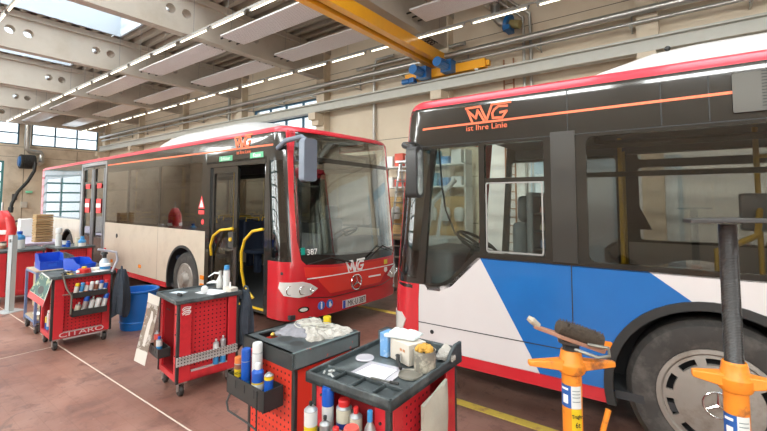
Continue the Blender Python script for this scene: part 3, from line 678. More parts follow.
mb = MB(); mb.box(-28, 5.86, .0, 10, 5.97, .004); struct('trim_1', mb, YLINE)
mb = MB(); mb.box(-6.2, 3.68, .0, 10, 3.78, .004); struct('trim_2', mb, YLINE)
mb = MB(); mb.box(-25, 1.90, .0, 8, 1.912, .003); mb.box(-6.9, -5, 0, -6.888, 1.9, .003); struct('trim_3', mb, mat('pale joint filler', (.6, .5, .42), .8))

# back wall with window openings
wz0, wz1 = 3.95, 5.78
def bay(k): return -.7 - 5 * k
wb = [(-15.05, -10.98)]
mb = MB(); f_back = lambda u, v, d: (u, D + d, v)
mb.plate([(LX, 0), (RX, 0), (RX, 8.2), (LX, 8.2)], [[(a, wz0), (c, wz0), (c, wz1), (a, wz1)] for a, c in wb], f_back, .3)
struct('wall_back', mb, PANEL)
mb = MB()
for z in (1.3, 2.6, 3.9, 5.2, 6.5): mb.box(LX, D - .006, z, RX, D - .002, z + .018)
struct('trim_4', mb, JOINT)
mb = MB()
for k in range(-2, 7):
    x = bay(k); mb.box(x - .2, D - .3, 0, x + .2, D, 7.4)
for k in range(-2, 7): tag(MB().box(bay(k) - .2, D - .3, 0, bay(k) + .2, D, 7.4).build('column', CONC), kind='structure'); tag(MB().box(bay(k) - .17, D - .72, 4.78, bay(k) + .17, D - .3, 5.02).box(bay(k) - .17, D - .55, 4.6, bay(k) + .17, D - .3, 4.78).build('column_corbel', CONC), kind='structure')
def window(n, u0, u1, z0, z1, nx, nz, f, wt=.07):
    mb = MB(); holes = []
    wx = (u1 - u0 - wt) / nx; hz = (z1 - z0 - wt) / nz
    for i in range(nx):
        for j in range(nz): holes.append([(u0 + wt + i * wx, z0 + wt + j * hz), (u0 + (i + 1) * wx, z0 + wt + j * hz), (u0 + (i + 1) * wx, z0 + (j + 1) * hz), (u0 + wt + i * wx, z0 + (j + 1) * hz)])
    mb.plate([(u0, z0), (u1, z0), (u1, z1), (u0, z1)], holes, f, .08)
    o = tag(mb.build(n, WFR), kind='structure')
    m2 = MB(); m2.plate([(u0 + .02, z0 + .02), (u1 - .02, z0 + .02), (u1 - .02, z1 - .02), (u0 + .02, z1 - .02)], (), lambda u, v, d: f(u, v, d + .035), .01); m2.build('window_pane', G_CLR, o)
    return o
for i, (a, c) in enumerate(wb): window('window_%d' % (i + 1), a, c, wz0, wz1, 4, 3, lambda u, v, d: (u, D + .05 + d, v))
# paint-white lower zone and doors on the back wall, seen through the buses
tag(MB().box(-4.6, D - .05, 0, 13.5, D - .01, 3.6).build('wall_back_lining', mat('white wall paint', (.78, .76, .72), .7)), kind='structure')
mb = MB(); mb.plate([(-3.3, 0.02), (-.2, .02), (-.2, 2.9), (-3.3, 2.9)], [[(-3.2 + i * .6, .9), (-2.68 + i * .6, .9), (-2.68 + i * .6, 2.6), (-3.2 + i * .6, 2.6)] for i in range(5)], lambda u, v, d: (u, D - .13 + d, v), .07)
dr = tag(mb.build('door_2', mat('pale blue door', (.45, .58, .66), .5)), kind='structure')
mb = MB(); mb.box(-3.25, D - .105, .85, -.25, D - .095, 2.65); mb.build('door_glass', mat('frosted pane', (.75, .8, .82), .3), dr)
# left end wall: window strip and glazed sectional doors
f_left = lambda u, v, d: (LX - d, u, v)
els = [(-.9, 3.5), (3.7, 6.35), (6.9, 10.35)]
drs = [(-.4, 5.75)]
mb = MB(); mb.plate([(FY, 0), (D, 0), (D, 8.2), (FY, 8.2)], [[(a, 5.18), (c, 5.18), (c, 6.55), (a, 6.55)] for a, c in els] + [[(a, .02), (c, .02), (c, 4.2), (a, 4.2)] for a, c in drs], f_left, .3)
struct('wall_left', mb, CONC)
for i, (a, c) in enumerate(els): window('window_%d' % (i + 2), a, c, 5.18, 6.55, 3 if c - a < 4 else 4, 2, lambda u, v, d: (LX - .05 - d, u, v))
for i, (a, c) in enumerate(drs):
    o = window('door_%d' % (i + 3), a, c, .02, 4.2, 5, 7, lambda u, v, d: (LX - .05 - d, u, v), .10)
    o.data.materials[0] = mat('teal door frame', (.06, .22, .22), .4)
mb = MB()
for z in (4.45, 5.05): mb.box(LX, FY, z, LX + .006, D, z + .02)
for y in (3.6, 6.6, 9.2): mb.box(LX, y, 0, LX + .006, y + .03, 5.0)
struct('trim_5', mb, JOINT)
# front wall behind the viewer with daylight doors, right wall
fr = [(bay(k) + .4, bay(k - 1) - .4) for k in (-2, -1, 3, 4)]
fr2 = [(bay(k) + .4, bay(k - 1) - .4) for k in range(-1, 7)]
mb = MB(); mb.plate([(LX, 0), (RX, 0), (RX, 8.2), (LX, 8.2)], [[(a, .02), (c, .02), (c, 4.3), (a, 4.3)] for a, c in fr] + [[(a, 5.9), (c, 5.9), (c, 7.1), (a, 7.1)] for a, c in fr2], lambda u, v, d: (u, FY - d, v), .3)
struct('wall_front', mb, PANEL)
for i, (a, c) in enumerate(fr2): window('window_%d' % (i + 6), a, c, 5.9, 7.1, 4, 2, lambda u, v, d: (u, FY - .1 - d, v))
for i, (a, c) in enumerate(fr):
    o = window('door_%d' % (i + 5), a, c, .02, 4.3, 4, 6, lambda u, v, d: (u, FY - .1 - d, v), .09); o.data.materials[0] = mat('teal door frame')
struct('wall_right', MB().box(RX, FY, 0, RX + .3, D, 8.2), PANEL)

# roof deck with skylight openings
zd = 7.42; SKY0, SKY1 = 1.0, 5.5
def deck(mb, x0, x1, y0, y1):
    y = y0; p = .36; h = .15; pts = []
    while y < y1 - 1e-6:
        for a, z in ((0, zd + h), (.14, zd + h), (.19, zd), (.31, zd), (.36, zd + h)):
            if y + a <= y1 + 1e-6: pts.append((y + a, z))
        y += p
    vs = [(x, q[0], q[1]) for x in (x0, x1) for q in pts]; n = len(pts)
    vs2 = [(x, q[0], q[1] + .02) for x in (x0, x1) for q in pts]
    mb.add(vs, [(i, i + 1, n + i + 1, n + i) for i in range(n - 1)]); mb.add(vs2, [(i, n + i, n + i + 1, i + 1) for i in range(n - 1)])
mb = MB(); deck(mb, LX, RX, SKY1, D); deck(mb, LX, RX, FY, -4.6); deck(mb, LX, RX, -.6, SKY0)
for k in range(-3, 7): x = bay(k); deck(mb, x - .5 if k < 6 else LX, x + .5, SKY0, SKY1); deck(mb, x - .5 if k < 6 else LX, x + .5, -4.6, -.6)
o = struct('ceiling', mb, DECK, smooth=0)
CURB = mat('white skylight curb', (.48, .53, .58), .6)
n_ = 0
for k in range(-2, 7):
    x0, x1 = bay(k) + .5, bay(k - 1) - .5
    if k == 6: x0, x1 = bay(6) + .5, bay(5) - .5
    for y0, y1 in ((SKY0, SKY1), (-4.6, -.6)):
        n_ += 1
        mb = MB(); t = .06
        mb.box(x0 - t, y0 - t, zd, x0, y1 + t, zd + .75).box(x1, y0 - t, zd, x1 + t, y1 + t, zd + .75).box(x0, y0 - t, zd, x1, y0, zd + .75).box(x0, y1, zd, x1, y1 + t, zd + .75)
        o = tag(mb.build('skylight_curb', CURB), kind='structure')
        mb = MB()
        for i in range(9): yy = y0 + (y1 - y0) * i / 8; mb.box(x0, yy - .03, zd + .70, x1, yy + .03, zd + .76)
        mb.box((x0 + x1) / 2 - .02, y0, zd + .72, (x0 + x1) / 2 + .02, y1, zd + .76)
        mb.build('skylight_bar', WFR, o); MB().box(x0, y0, zd + .77, x1, y1, zd + .78).build('skylight_pane', G_CLR, o)
# roof cover closing the outside between skylights
# concrete beams with paired round holes
for k in range(-2, 7):
    x = bay(k); holes = []
    for y in (-5.8, -3.65, -1.5, .65, 2.8, 4.95, 7.1):
        for dy in (0, .42): holes.append(circ(y + dy, 6.86, .125, 20))
    mb = MB(); mb.plate([(FY, 6.32), (D, 6.32), (D, 7.42), (FY, 7.42)], holes, lambda u, v, d: (x - .14 + d, u, v), .28)
    mb.box(x - .24, FY, 7.25, x + .24, D, 7.42)
    tag(mb.build('ceiling_beam', BEAMM), kind='structure')

# light fittings in three rows
TUBE = mat('fluorescent tube', (1., .93, .74), .5, emit=3.)
FIT = mat('grey lamp housing', (.34, .33, .31), .5)
def strip_proto():
    t = thing('strip_light', 'x', 'light fitting')
    MB().box(-.70, -.03, .03, .70, .03, .07).build('lamp_housing', FIT, t)
    MB().cyl((-.63, 0, .0), (.63, 0, .0), .018, 10).build('light_tube', TUBE, t)
    for q in (-.67, .67): MB().box(q - .02, -.02, -.02, q + .02, .02, .03).build('tube_holder', FIT, t)
    MB().cyl((.0, 0, .07), (.0, 0, 1.2), .005, 5).build('hanging_wire', mat('dull wire', (.2, .2, .2), .6), t)
    return t
def copy_tree(o, parent=None):
    c = o.copy(); COL.objects.link(c)
    if parent: c.parent = parent
    for ch in list(o.children): copy_tree(ch, c)
    return c
sp = strip_proto(); first = True
rows = [(2.15, -24, 3, 'lamp in the front row of strip lights, over the open floor'), (5.42, -29, -3, 'lamp in the middle row of strip lights, below the skylights'), (9.05, -30, 2.5, 'lamp in the row of strip lights beside the back wall')]
ZL = 6.2
for Y, xa, xb, lab in rows:
    x = xa
    while x < xb:
        if first: o = sp; first = False
        else: o = copy_tree(sp)
        o.location = (x, Y, ZL)
        o['label'] = 'white ' + lab; o['group'] = 'strip lights of the ' + ('front row' if Y < 3 else 'middle row' if Y < 6 else 'back wall row')
        x += 1.56
    tag(MB().box(xa - .8, Y - .02, ZL + .071, x - .8, Y + .02, ZL + .10).build('lamp_rail', FIT), {2: 'long white carrier rail of the front row of strip lights', 5: 'long white carrier rail of the middle row of strip lights', 9: 'long white carrier rail of the strip lights by the back wall'}[int(Y)], 'rail')
# radiant heating panels between the beams
RP = mat('white radiant panel', (.80, .77, .77), .22, .0, coat=.8, var=.04)
def panel_proto():
    t = thing('ceiling_heating_panel', 'x', 'heating panel'); n = 14; w = .74
    mb = MB(); pts = []
    for i in range(n + 1):
        y = -w / 2 + w * i / n
        pts.append((y, 0)); 
        if i < n: pts += [(y + w / n * .5, .012)]
    vs = [(x, y, z) for x in (-2.05, 2.05) for y, z in pts]; k = len(pts)
    mb.add(vs, [(i, i + 1, k + i + 1, k + i) for i in range(k - 1)]); mb.box(-2.05, -w / 2, .012, 2.05, w / 2, .05); mb.build('panel_sheet', RP, t, smooth=0)
    for y in (-.25, 0, .25):
        for sx in (-1, 1): MB().cyl((sx * 2.05, y, .02), (sx * 2.2, y, .02), .022, 8).build('panel_pipe', RUB, t)
    for x in (-1.6, 1.6):
        for y in (-.33, .33): MB().cyl((x, y, .05), (x, y * .8, 1.02), .005, 5).build('hanging_wire', mat('dull wire'), t)
    return t
pp = panel_proto(); first = True
wh_ = ['bay nearest the end wall', 'second bay from the end wall', 'third bay from the end wall', 'bay before the wall window', 'bay of the wall window', 'bay beside the yellow crane']
for yi, Y in enumerate((6.52, 8.35)):
    for k in range(6, 0, -1):
        if k == 1 and yi == 0: continue
        if first: o = pp; first = False
        else: o = copy_tree(pp)
        o.location = ((bay(k) + bay(k - 1)) / 2, Y, 6.42)
        o['label'] = 'white ribbed heating panel, %s, %s' % (('inner row' if yi == 0 else 'row nearer the back wall'), wh_[6 - k]); o['group'] = 'white heating panels under the ceiling'

# crane runway, crane
def ibeam(mb, x0, x1, y, z0, h, w, t=.02):
    mb.box(x0, y - w / 2, z0, x1, y + w / 2, z0 + t); mb.box(x0, y - w / 2, z0 + h - t, x1, y + w / 2, z0 + h); mb.box(x0, y - t / 2, z0, x1, y + t / 2, z0 + h)
mb = MB(); ibeam(mb, -30.5, 13, 10.12, 5.03, .30, .24, .025); mb.box(-30.5, 10.09, 5.33, 13, 10.15, 5.38)
tag(mb.build('crane_runway', RAILG), 'long grey steel crane runway girder along the back wall', 'girder')
ORG = mat('orange yellow crane paint', (.95, .42, .02), .3, var=.08, coat=.4)
CBL = mat('blue motor paint', (.01, .13, .38), .35, coat=.3)
cr = thing('bridge_crane', 'orange yellow travelling crane bridge with blue motors under the ceiling', 'crane', (0, 0, 0))
mb = MB(); mb.box(-5.70, -6.2, 5.80, -5.52, 10.25, 6.10); mb.build('bridge_girder', ORG, cr, bevel=.008)
mb = MB(); mb.box(-5.98, -6.2, 5.76, -5.80, 10.25, 6.06); mb.build('bridge_girder', ORG, cr, bevel=.008)
mb = MB(); mb.box(-5.80, -6.2, 5.90, -5.70, 10.0, 5.93); mb.tube([(-5.75, -6, 5.87), (-5.75, 10, 5.87)], .02, 8); mb.build('cable_track', GALV, cr)
mb = MB(); mb.box(-6.75, 10.02, 5.42, -4.25, 10.22, 5.66); mb.box(-4.25, 10.06, 5.46, -4.15, 10.18, 5.60); mb.build('end_carriage', ORG, cr, bevel=.01)
mb = MB()
for x in (-6.55, -4.5): mb.cyl((x, 10.04, 5.45), (x, 10.2, 5.45), .075, 16)
mb.build('carriage_wheel', STEEL, cr)
for x, y, z, l in ((-5.25, 9.75, 5.56, .42), (-6.0, 9.7, 5.50, .36)):
    mb = MB(); mb.box(x - .16, y, z - .14, x + .16, y + .3, z + .18); mb.cyl((x, y, z), (x, y - l, z), .12, 18); mb.cyl((x, y - l, z), (x, y - l - .06, z), .13, 18)
    for i in range(8): q = 2 * PI * i / 8; mb.box(x + .115 * math.cos(q) - .01, y - l + .05, z + .115 * math.sin(q) - .01, x + .13 * math.cos(q) + .01, y - .02, z + .13 * math.sin(q) + .01)
    mb.build('drive_motor', CBL, cr, bevel=.01)
mb = MB(); mb.cyl((-6.75, 9.9, 5.40), (-6.5, 9.9, 5.40), .08, 16); mb.box(-6.5, 9.85, 5.34, -6.35, 10.05, 5.48); mb.build('drive_motor', CBL, cr)
mb = MB(); mb.tube([(-5.5 + .1 * math.cos(i * .9), 9.6 - .02 * i, 6.18 + .05 * math.sin(i * .9)) for i in range(22)], .012, 6); mb.build('cable_loop', RUB, cr)
# pipes
def pipe(name, pts, r, label, m=GALV, n=12, cat='pipe'): return tag(MB().tube(pts, r, n).build(name, m), label, cat)
pipe('heating_pipe', [(-30.8, 10.25, 6.02), (13, 10.25, 6.02)], .085, 'thick galvanised pipe running along the top of the back wall')
pipe('heating_pipe', [(-30.8, 10.32, 5.80), (13, 10.32, 5.80)], .045, 'thin galvanised pipe directly below the thick wall pipe')
pipe('heating_pipe', [(-9.0, 10.45, 6.35), (-5.0, 10.45, 6.35)], .05, 'short horizontal pipe above the thick pipe, beside the duct')
for i in range(22):
    x = -29 + i * 2.; 
    o = MB().box(x - .015, 10.15, 5.70, x + .015, 10.7, 5.73).box(x - .015, 10.62, 5.70, x + .015, 10.65, 6.12).build('pipe_bracket', GALV); tag(o, 'small steel bracket carrying the two long wall pipes', 'bracket', 'pipe brackets on the back wall')
pipe('conduit', [(-5.05, 7.0, 7.25), (-4.0, 10.0, 7.2), (-3.42, 10.55, 6.7), (-3.42, 10.6, 6.3), (-3.42, 10.6, .0)], .035, 'left one of two vertical conduits on the back wall above the blue bus')
pipe('conduit', [(-4.85, 7.0, 7.25), (-3.8, 10.0, 7.2), (-3.24, 10.55, 6.75), (-3.24, 10.6, 6.3), (-3.24, 10.6, .0)], .04, 'right one of two vertical conduits on the back wall above the blue bus')
pipe('conduit', [(-8.38, 10.6, .0), (-8.38, 10.6, 6.3), (-8.2, 10.5, 6.55), (-7.5, 10.5, 6.55)], .045, 'vertical pipe on the wall behind the crane end, bent at its top')
pipe('conduit', [(-16.6, 10.5, .0), (-16.6, 10.5, 7.2)], .06, 'vertical pipe beside the column left of the wall window')
t = thing('extract_duct', 'silver bent air duct with blue fan above the blue bus', 'air duct')
MB().tube([(-4.05, 10.3, 7.4), (-4.05, 10.3, 6.95), (-4.0, 10.3, 6.75), (-3.88, 10.3, 6.6), (-3.72, 10.3, 6.52)], .13, 14).build('duct_bend', STEEL, t)
MB().cyl((-3.76, 10.3, 6.54), (-3.66, 10.3, 6.50), .22, 20).box(-3.78, 10.1, 6.3, -3.62, 10.5, 6.42).build('fan_housing', CBL, t)
MB().cyl((-3.66, 10.3, 6.5), (-3.40, 10.3, 6.42), .11, 14).build('fan_motor', mat('yellow grey motor', (.32, .25, .1), .5), t)
MB().box(-4.3, 10.1, 7.1, -3.8, 10.5, 7.42).build('duct_hood', GALV, t)
# ladder-like cable tray
t = thing('cable_ladder', 'narrow rust-coloured vertical ladder on the back wall beside the conduits', 'ladder')
mb = MB(); mb.box(-3.98, 10.6, .2, -3.95, 10.64, 5.7); mb.box(-3.72, 10.6, .2, -3.69, 10.64, 5.7); mb.build('ladder_rail', mat('rusty steel', (.35, .16, .08), .7), t)
for i in range(24): MB().box(-3.96, 10.61, .4 + i * .22, -3.7, 10.63, .42 + i * .22).build('ladder_rung', mat('rusty steel'), t)
# exhaust hose reel and vertical pipe on the end wall
t = thing('hose_reel', 'black exhaust hose reel with blue drum and hanging black hose on end wall', 'hose reel')
MB().cyl((-30.75, 6.25, 4.15), (-30.75, 6.75, 4.15), .30, 28).cyl((-30.75, 6.2, 4.15), (-30.75, 6.25, 4.15), .27, 28).build('reel_drum', CBL, t)
mb = MB()
for i in range(8): mb.tube([(-30.75 + .36 * math.cos(2 * PI * j / 24), 6.30 + i * .085, 4.15 + .36 * math.sin(2 * PI * j / 24)) for j in range(24)], .055, 6, True)
mb.build('coiled_hose', RUB, t); MB().box(-31.5, 6.3, 4.0, -30.8, 6.4, 4.3).cyl((-30.8, 6.75, 4.15), (-30.8, 7.3, 4.15), .05, 8).build('reel_bracket', STEEL, t)
mb = MB(); mb.tube([(-30.4, 6.9, 4.1), (-30.4, 6.85, 3.6), (-30.45, 6.6, 3.0), (-30.5, 6.2, 2.4), (-30.5, 5.98, 1.75), (-30.5, 5.95, 1.55)], .085, 10); mb.build('hanging_hose', RUB, t)
mb = MB(); mb.cyl((-30.5, 5.95, 1.55), (-30.5, 5.93, 1.25), .12, 12); mb.build('hose_nozzle', DARK, t)
pipe('exhaust_duct', [(-31.2, 6.65, 6.9), (-31.2, 6.65, 4.95), (-31.2, 6.8, 4.8), (-31.2, 7.3, 4.75), (-31.2, 7.35, 4.6), (-31.2, 7.35, 4.2), (-31.1, 7.2, 4.1)], .14, 'silver exhaust duct on the end wall above the hose reel')
for y, z, w_, h_, c, l in ((5.3 + .85, 1.95, .22, .35, (.08, .07, .06), 'small dark switch box on the end wall beside the glazed door'), (6.55, 1.5, .3, .35, (.55, .52, .46), 'small grey control box on the end wall below the hose nozzle'), (6.75, 2.35, .3, .14, (.25, .7, .45), 'small green escape sign on the end wall')):
    tag(MB().box(LX, y, z, LX + .12, y + w_, z + h_).build('wall_box', mat(l[:20], c, .5), bevel=.01), l, 'sign' if 'sign' in l else 'box')
# pegboard, shelves and workbench at the back wall (seen through the driver's window)
t = thing('pegboard', 'tan pegboard with white mugs of tools on the back wall', 'pegboard')
mb = MB(); mb.box(-7.5, D - .42, .93, -4.9, D - .38, 2.05); mb.build('board', perf('tan perforated board', (.62, .42, .2), (0, 2), .08, .12), t)
for i in range(6):
    x = -7.2 + i * .42; o = MB().lathe([(.001, 0), (.11, 0), (.14, .08), (.14, .26), (.12, .34), (.05, .38), (.001, .38)], (x, D - .535, 1.38), 16).build('face_mask', mat('white plastic', (.8, .8, .78), .4)); o.name = 'face_mask'; tag(o, 'white protective mask hanging on the tan pegboard', 'mask', 'white masks on the pegboard')
t = thing('workbench', 'grey workbench against the tan pegboard on the back wall', 'workbench')
mb = MB(); mb.box(-7.6, D - 1.2, .85, -4.9, D - .36, .92); mb.build('bench_top', mat('bench wood', (.42, .28, .16), .6), t)
mb = MB(); mb.box(-7.5, D - 1.15, 0, -6.8, D - .4, .85); mb.box(-5.7, D - 1.15, 0, -5.0, D - .4, .85); mb.build('bench_cabinet', GREYI, t)
t = thing('storage_shelf', 'white storage shelf with boxes above the pegboard', 'shelf')
mb = MB(); mb.box(-7.6, D - .75, 2.3, -4.8, D - .34, 2.34); mb.box(-7.6, D - .75, 2.9, -4.8, D - .34, 2.94); mb.box(-7.64, D - .75, 0, -7.6, D - .34, 3.3); mb.box(-4.84, D - .75, 0, -4.8, D - .34, 3.3); mb.build('shelf_board', mat('white wall paint'), t)
bc = [(.75, .75, .72), (.1, .3, .6), (.6, .5, .35), (.7, .12, .08), (.8, .8, .8), (.2, .45, .6), (.5, .5, .5)]
bn = ['white', 'blue', 'brown', 'red', 'pale white', 'light blue', 'grey']
for i in range(14):
    x = -7.5 + (i % 7) * .375; z = 2.34 if i < 7 else 2.94; c = bc[(i * 3) % 7]
    tag(MB().box(x, D - .7, z, x + .30, D - .4, z + random.uniform(.2, .4)).build('storage_box', mat('box ' + bn[(i * 3) % 7], c, .6), bevel=.01), '%s storage box on the %s board of the white storage shelf' % (bn[(i * 3) % 7], 'lower' if i < 7 else 'upper'), 'box')
t = thing('white_machine', 'white angular lifting machine standing behind the blue bus', 'machine')
mb = MB(); mb.box(-5.1, 8.2, 0, -4.4, 8.9, 1.1); mb.build('machine_body', mat('white plastic'), t, bevel=.03)
mb = MB(); mb.tube([(-5.1, 8.4, 1.0), (-4.9, 8.4, 1.9), (-4.3, 8.4, 2.4)], .06, 8); mb.tube([(-4.8, 8.4, .9), (-4.6, 8.4, 2.1)], .04, 8); mb.build('machine_arm', mat('white plastic'), t)
t = thing('step_ladder', 'silver step ladder leaning at the back wall between the buses', 'ladder')
mb = MB()
for dx in (-.22, .22): mb.tube([(-6.05 + dx, 8.4, 0), (-5.9 + dx * .7, 8.75, 2.95)], .03, 6); mb.tube([(-6.05 + dx, 9.4, 0), (-5.9 + dx * .7, 8.8, 2.95)], .025, 6)
mb.build('ladder_rail', STEEL, t)
for i in range(10): q = i / 10; MB().box(-6.05 + .15 * q - .2, 8.38 + .35 * q, .25 + 2.7 * q, -6.05 + .15 * q + .2, 8.48 + .35 * q, .28 + 2.7 * q).build('ladder_step', STEEL, t)
MB().box(-6.1, 8.6, 2.9, -5.7, 8.95, 2.95).build('ladder_platform', STEEL, t)
# @@PROPS
# ------------------------------------------------------------------ workshop carts
CRED = (.60, .025, .035); CORG = (.75, .055, .03)
PRED = mat('cart red paint', CRED, .35, coat=.3, var=.06, dirt=(.4, .02, .025), dscale=5)
PORG = mat('cart orange red paint', CORG, .35, coat=.3, var=.05)
DRED = mat('dark recess red', (.30, .018, .022), .4, var=.1)  # darker tone of the cart red, on recessed panels only
CBLK = mat('black cart plastic', (.03, .033, .032), .45, var=.3, scale=8)
TRAY = mat('worn dark tray', (.05, .06, .062), .5, var=.35, scale=9, dirt=(.15, .175, .175), dscale=5, dlo=.5, dhi=.7)
TAPE = mat('grey green tape', (.13, .18, .18), .5, var=.2, scale=14, dirt=(.6, .1, .06), dscale=6, dlo=.62, dhi=.64)
ALUS = perf('perforated steel strip', (.45, .43, .41), (1, 2), .03, .22)
WPL = mat('white plastic', (.8, .8, .78), .4)
PAPER = mat('paper', (.80, .79, .80), .7)

def caster(t, x, y, r=.055, name='caster'):
    c = thing(name, None, None); c.parent = t; c.location = (x, y, 0)
    mb = MB(); mb.box(-.03, -.032, r, .02, -.024, .14); mb.box(-.03, .024, r, .02, .032, .14); mb.box(-.05, -.045, .135, .05, .045, .145); mb.build('caster_fork', STEEL, c)
    MB().lathe([(.015, -.02), (r - .008, -.022), (r, -.014), (r, .014), (r - .008, .022), (.015, .02)], (-.01, 0, r), 20, 'y', ring=True).build('caster_wheel', TYRE, c)
    MB().cyl((-.01, -.034, r), (-.01, .034, r), .012, 8).build('axle', STEEL, c)
def cart(label, x, y, rot, w, d, near, right, top, red=PRED, hz=.96, grp=None):
    t = thing('workshop_cart', label, 'tool cart', (x, y, 0), R(rot), grp)
    z0 = .15
    mb = MB(); mb.box(-w + .02, .02, z0 - .01, -.02, d - .02, z0 + .02); mb.box(-w + .02, d - .04, z0, -.02, d - .02, hz - .06); mb.box(-w + .02, .02, z0, -w + .04, d - .02, hz - .06)
    mb.build('cart_body', red, t)
    for i, (px, py) in enumerate(((0, 0), (-w, 0), (0, d), (-w, d))):
        sx = -1 if px == 0 else 1; sy = 1 if py == 0 else -1
        mb = MB(); mb.box(min(px, px + sx * .032), min(py, py + sy * .032), z0 - .01, max(px, px + sx * .032), max(py, py + sy * .032), hz - .02); mb.build('corner_post', CBLK, t, bevel=.008)
        caster(t, px + sx * .06, py + sy * .07)
    PN = perf(red.name + ' near sheet', tuple(CRED if red is PRED else CORG), (0, 2)); PR = perf(red.name + ' side sheet', tuple(CRED if red is PRED else CORG), (1, 2))
    if near == 'open':
        mb = MB(); mb.box(-w + .03, .01, z0, -w + .10, .03, hz - .05); mb.box(-.10, .01, z0, -.03, .03, hz - .05); mb.box(-w + .1, .01, z0, -.1, .03, z0 + .06); mb.build('front_frame', red, t)
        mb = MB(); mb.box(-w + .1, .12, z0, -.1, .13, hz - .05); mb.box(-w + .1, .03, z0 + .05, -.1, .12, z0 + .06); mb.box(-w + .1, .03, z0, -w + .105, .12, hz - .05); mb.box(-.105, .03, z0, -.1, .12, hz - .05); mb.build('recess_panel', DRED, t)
        mb = MB()
        for u, v in ((-w + .07, hz - .12), (-w + .25, hz - .14), (-.25, hz - .14), (-.065, hz - .15), (-.065, hz - .35), (-.065, .4)): mb.cyl((u, .004, v), (u, .012, v), .008, 8)
        mb.build('rivet', CBLK, t)
    else:
        mb = MB(); mb.plate(rrect(-w + .03, z0, -.03, hz - .115, .03), (), lambda u, v, dd: (u, .008 + dd, v), .015); mb.build('front_panel', PN, t)
    if right in ('perf', 'rail'):
        mb = MB(); mb.box(-.02, .03, z0, 0, .14, hz - .04); mb.box(-.02, d - .12, z0, 0, d - .03, hz - .04); mb.box(-.02, .14, z0, 0, d - .12, z0 + .08); mb.box(-.05, .14, z0, 0, d - .12, z0 + .02); mb.build('side_frame', red, t, bevel=.004)
        mb = MB(); mb.box(-.05, .14, z0 + .02, -.04, d - .12, hz - .04); mb.build('perforated_panel', PR, t)
    elif right == 'plain':
        mb = MB(); mb.plate(rrect(.03, z0, d - .03, hz - .115, .03), (), lambda u, v, dd: (-.008 - dd, u, v), .015); mb.build('side_panel', red, t)
    elif right == 'bag':
        mb = MB(); mb.box(-.02, .03, z0, 0, .12, hz - .04); mb.box(-.02, d - .14, z0, 0, d - .03, hz - .04); mb.box(-.02, .12, z0, 0, d - .14, z0 + .05); mb.build('side_frame', red, t, bevel=.004)
        mb = MB(); mb.box(-.035, .12, z0 + .03, -.025, d * .60, hz - .04); mb.build('perforated_panel', PR, t)
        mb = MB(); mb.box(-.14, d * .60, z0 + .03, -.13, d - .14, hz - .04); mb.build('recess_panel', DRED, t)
    e = .025
    if top == 'thin':
        mb = MB(); mb.box(-w - e, -e, hz - .045, e, d + e, hz - .015)
        for q in ((-w - e, -e, e, -e + .025), (-w - e, d + e - .025, e, d + e), (-w - e, -e, -w - e + .025, d + e), (e - .025, -e, e, d + e)): mb.box(q[0], q[1], hz - .02, q[2], q[3], hz)
        mb.build('top_tray', TRAY, t, bevel=.008)
    elif top == 'deep':
        hb = hz - .11; wells = [(rrect(-w + .03, .05, -w + .2, .19, .02)), circ(-.27, .12, .052, 20), circ(-.13, .12, .052, 20), rrect(-w + .04, .24, -.04, d - .04, .03)]
        mb = MB(); mb.plate(rrect(-w - e, -e, e, d + e, .02), wells, lambda u, v, dd: (u, v, hz - .012 - dd), .012); mb.build('top_tray', TRAY, t)
        mb = MB(); mb.box(-w - e, -e, hb, e, -e + .02, hz - .012); mb.box(-w - e, -e, hb, -w - e + .02, d + e, hz - .012); mb.box(-w - e, d + e - .02, hb, e, d + e, hz - .012); mb.box(-w - e, -e, hb - .01, e, d + e, hb); mb.build('tray_skirt', CBLK, t)
        mb = MB(); mb.box(e - .02, -e, hb, e, d + e, hz - .008); mb.box(-w - e, d + e, hz - .05, e, d + e + .004, hz - .008); mb.build('taped_edge', TAPE, t)
        for wl in wells[1:3]:
            cx = sum(p[0] for p in wl) / len(wl); MB().lathe([(.052, hz - .013), (.05, hb + .01), (.001, hb + .005)], (cx, .12, 0), 20).build('tray_well', CBLK, t)
    else:
        mb = MB(); mb.box(-w - e, -e, hz - .06, e, d + e, hz - .03)
        for q in ((-w - e, -e, e, -e + .02), (-w - e, d + e - .02, e, d + e), (-w - e, -e, -w - e + .02, d + e), (e - .02, -e, e, d + e)): mb.box(q[0], q[1], hz - .06, q[2], q[3], hz)
        mb.box(-w, .13, hz - .03, 0, .14, hz - .008)
        for u in (-w * .73, -w * .48, -w * .22): mb.box(u - .005, 0, hz - .03, u + .005, .13, hz - .008)
        mb.build('top_tray', TRAY, t, bevel=.006)
        mb = MB()
        mb.plate([(d - .22, hz - .03), (d + e, hz - .03), (d + e, hz + .07), (d - .06, hz + .07), (d - .12, hz + .04), (d - .16, hz)], (), lambda u, v, dd: (e - dd, u, v), .022)
        mb.box(-w - e, d - .08, hz - .03, -w + .06, d + e, hz + .06); mb.box(-w, d + e - .03, hz - .03, 0, d + e, hz + .03); mb.build('raised_corner', TRAY, t, bevel=.008)
    return t
c1 = cart('dark-topped red tool cart with two black can racks and white lettering at its foot', -6.66, 1.74, -3, .61, .69, 'open', 'perf', 'thin')
c2 = cart('red tool cart with perforated side, steel strip and white emblem near its corner', -4.12, 2.09, -8, .56, .64, 'open', 'rail', 'thin')
c3 = cart('orange-red tool cart with deep black tray full of rags and cables', -2.12, 1.85, -4, .55, .56, 'flat', 'plain', 'deep', PORG, .97)
c4 = cart('red tool cart with divided dark tray carrying tin, carton and paper sheet', -1.25, 1.71, 1, .55, .75, 'open', 'bag', 'wide', PRED, .97)
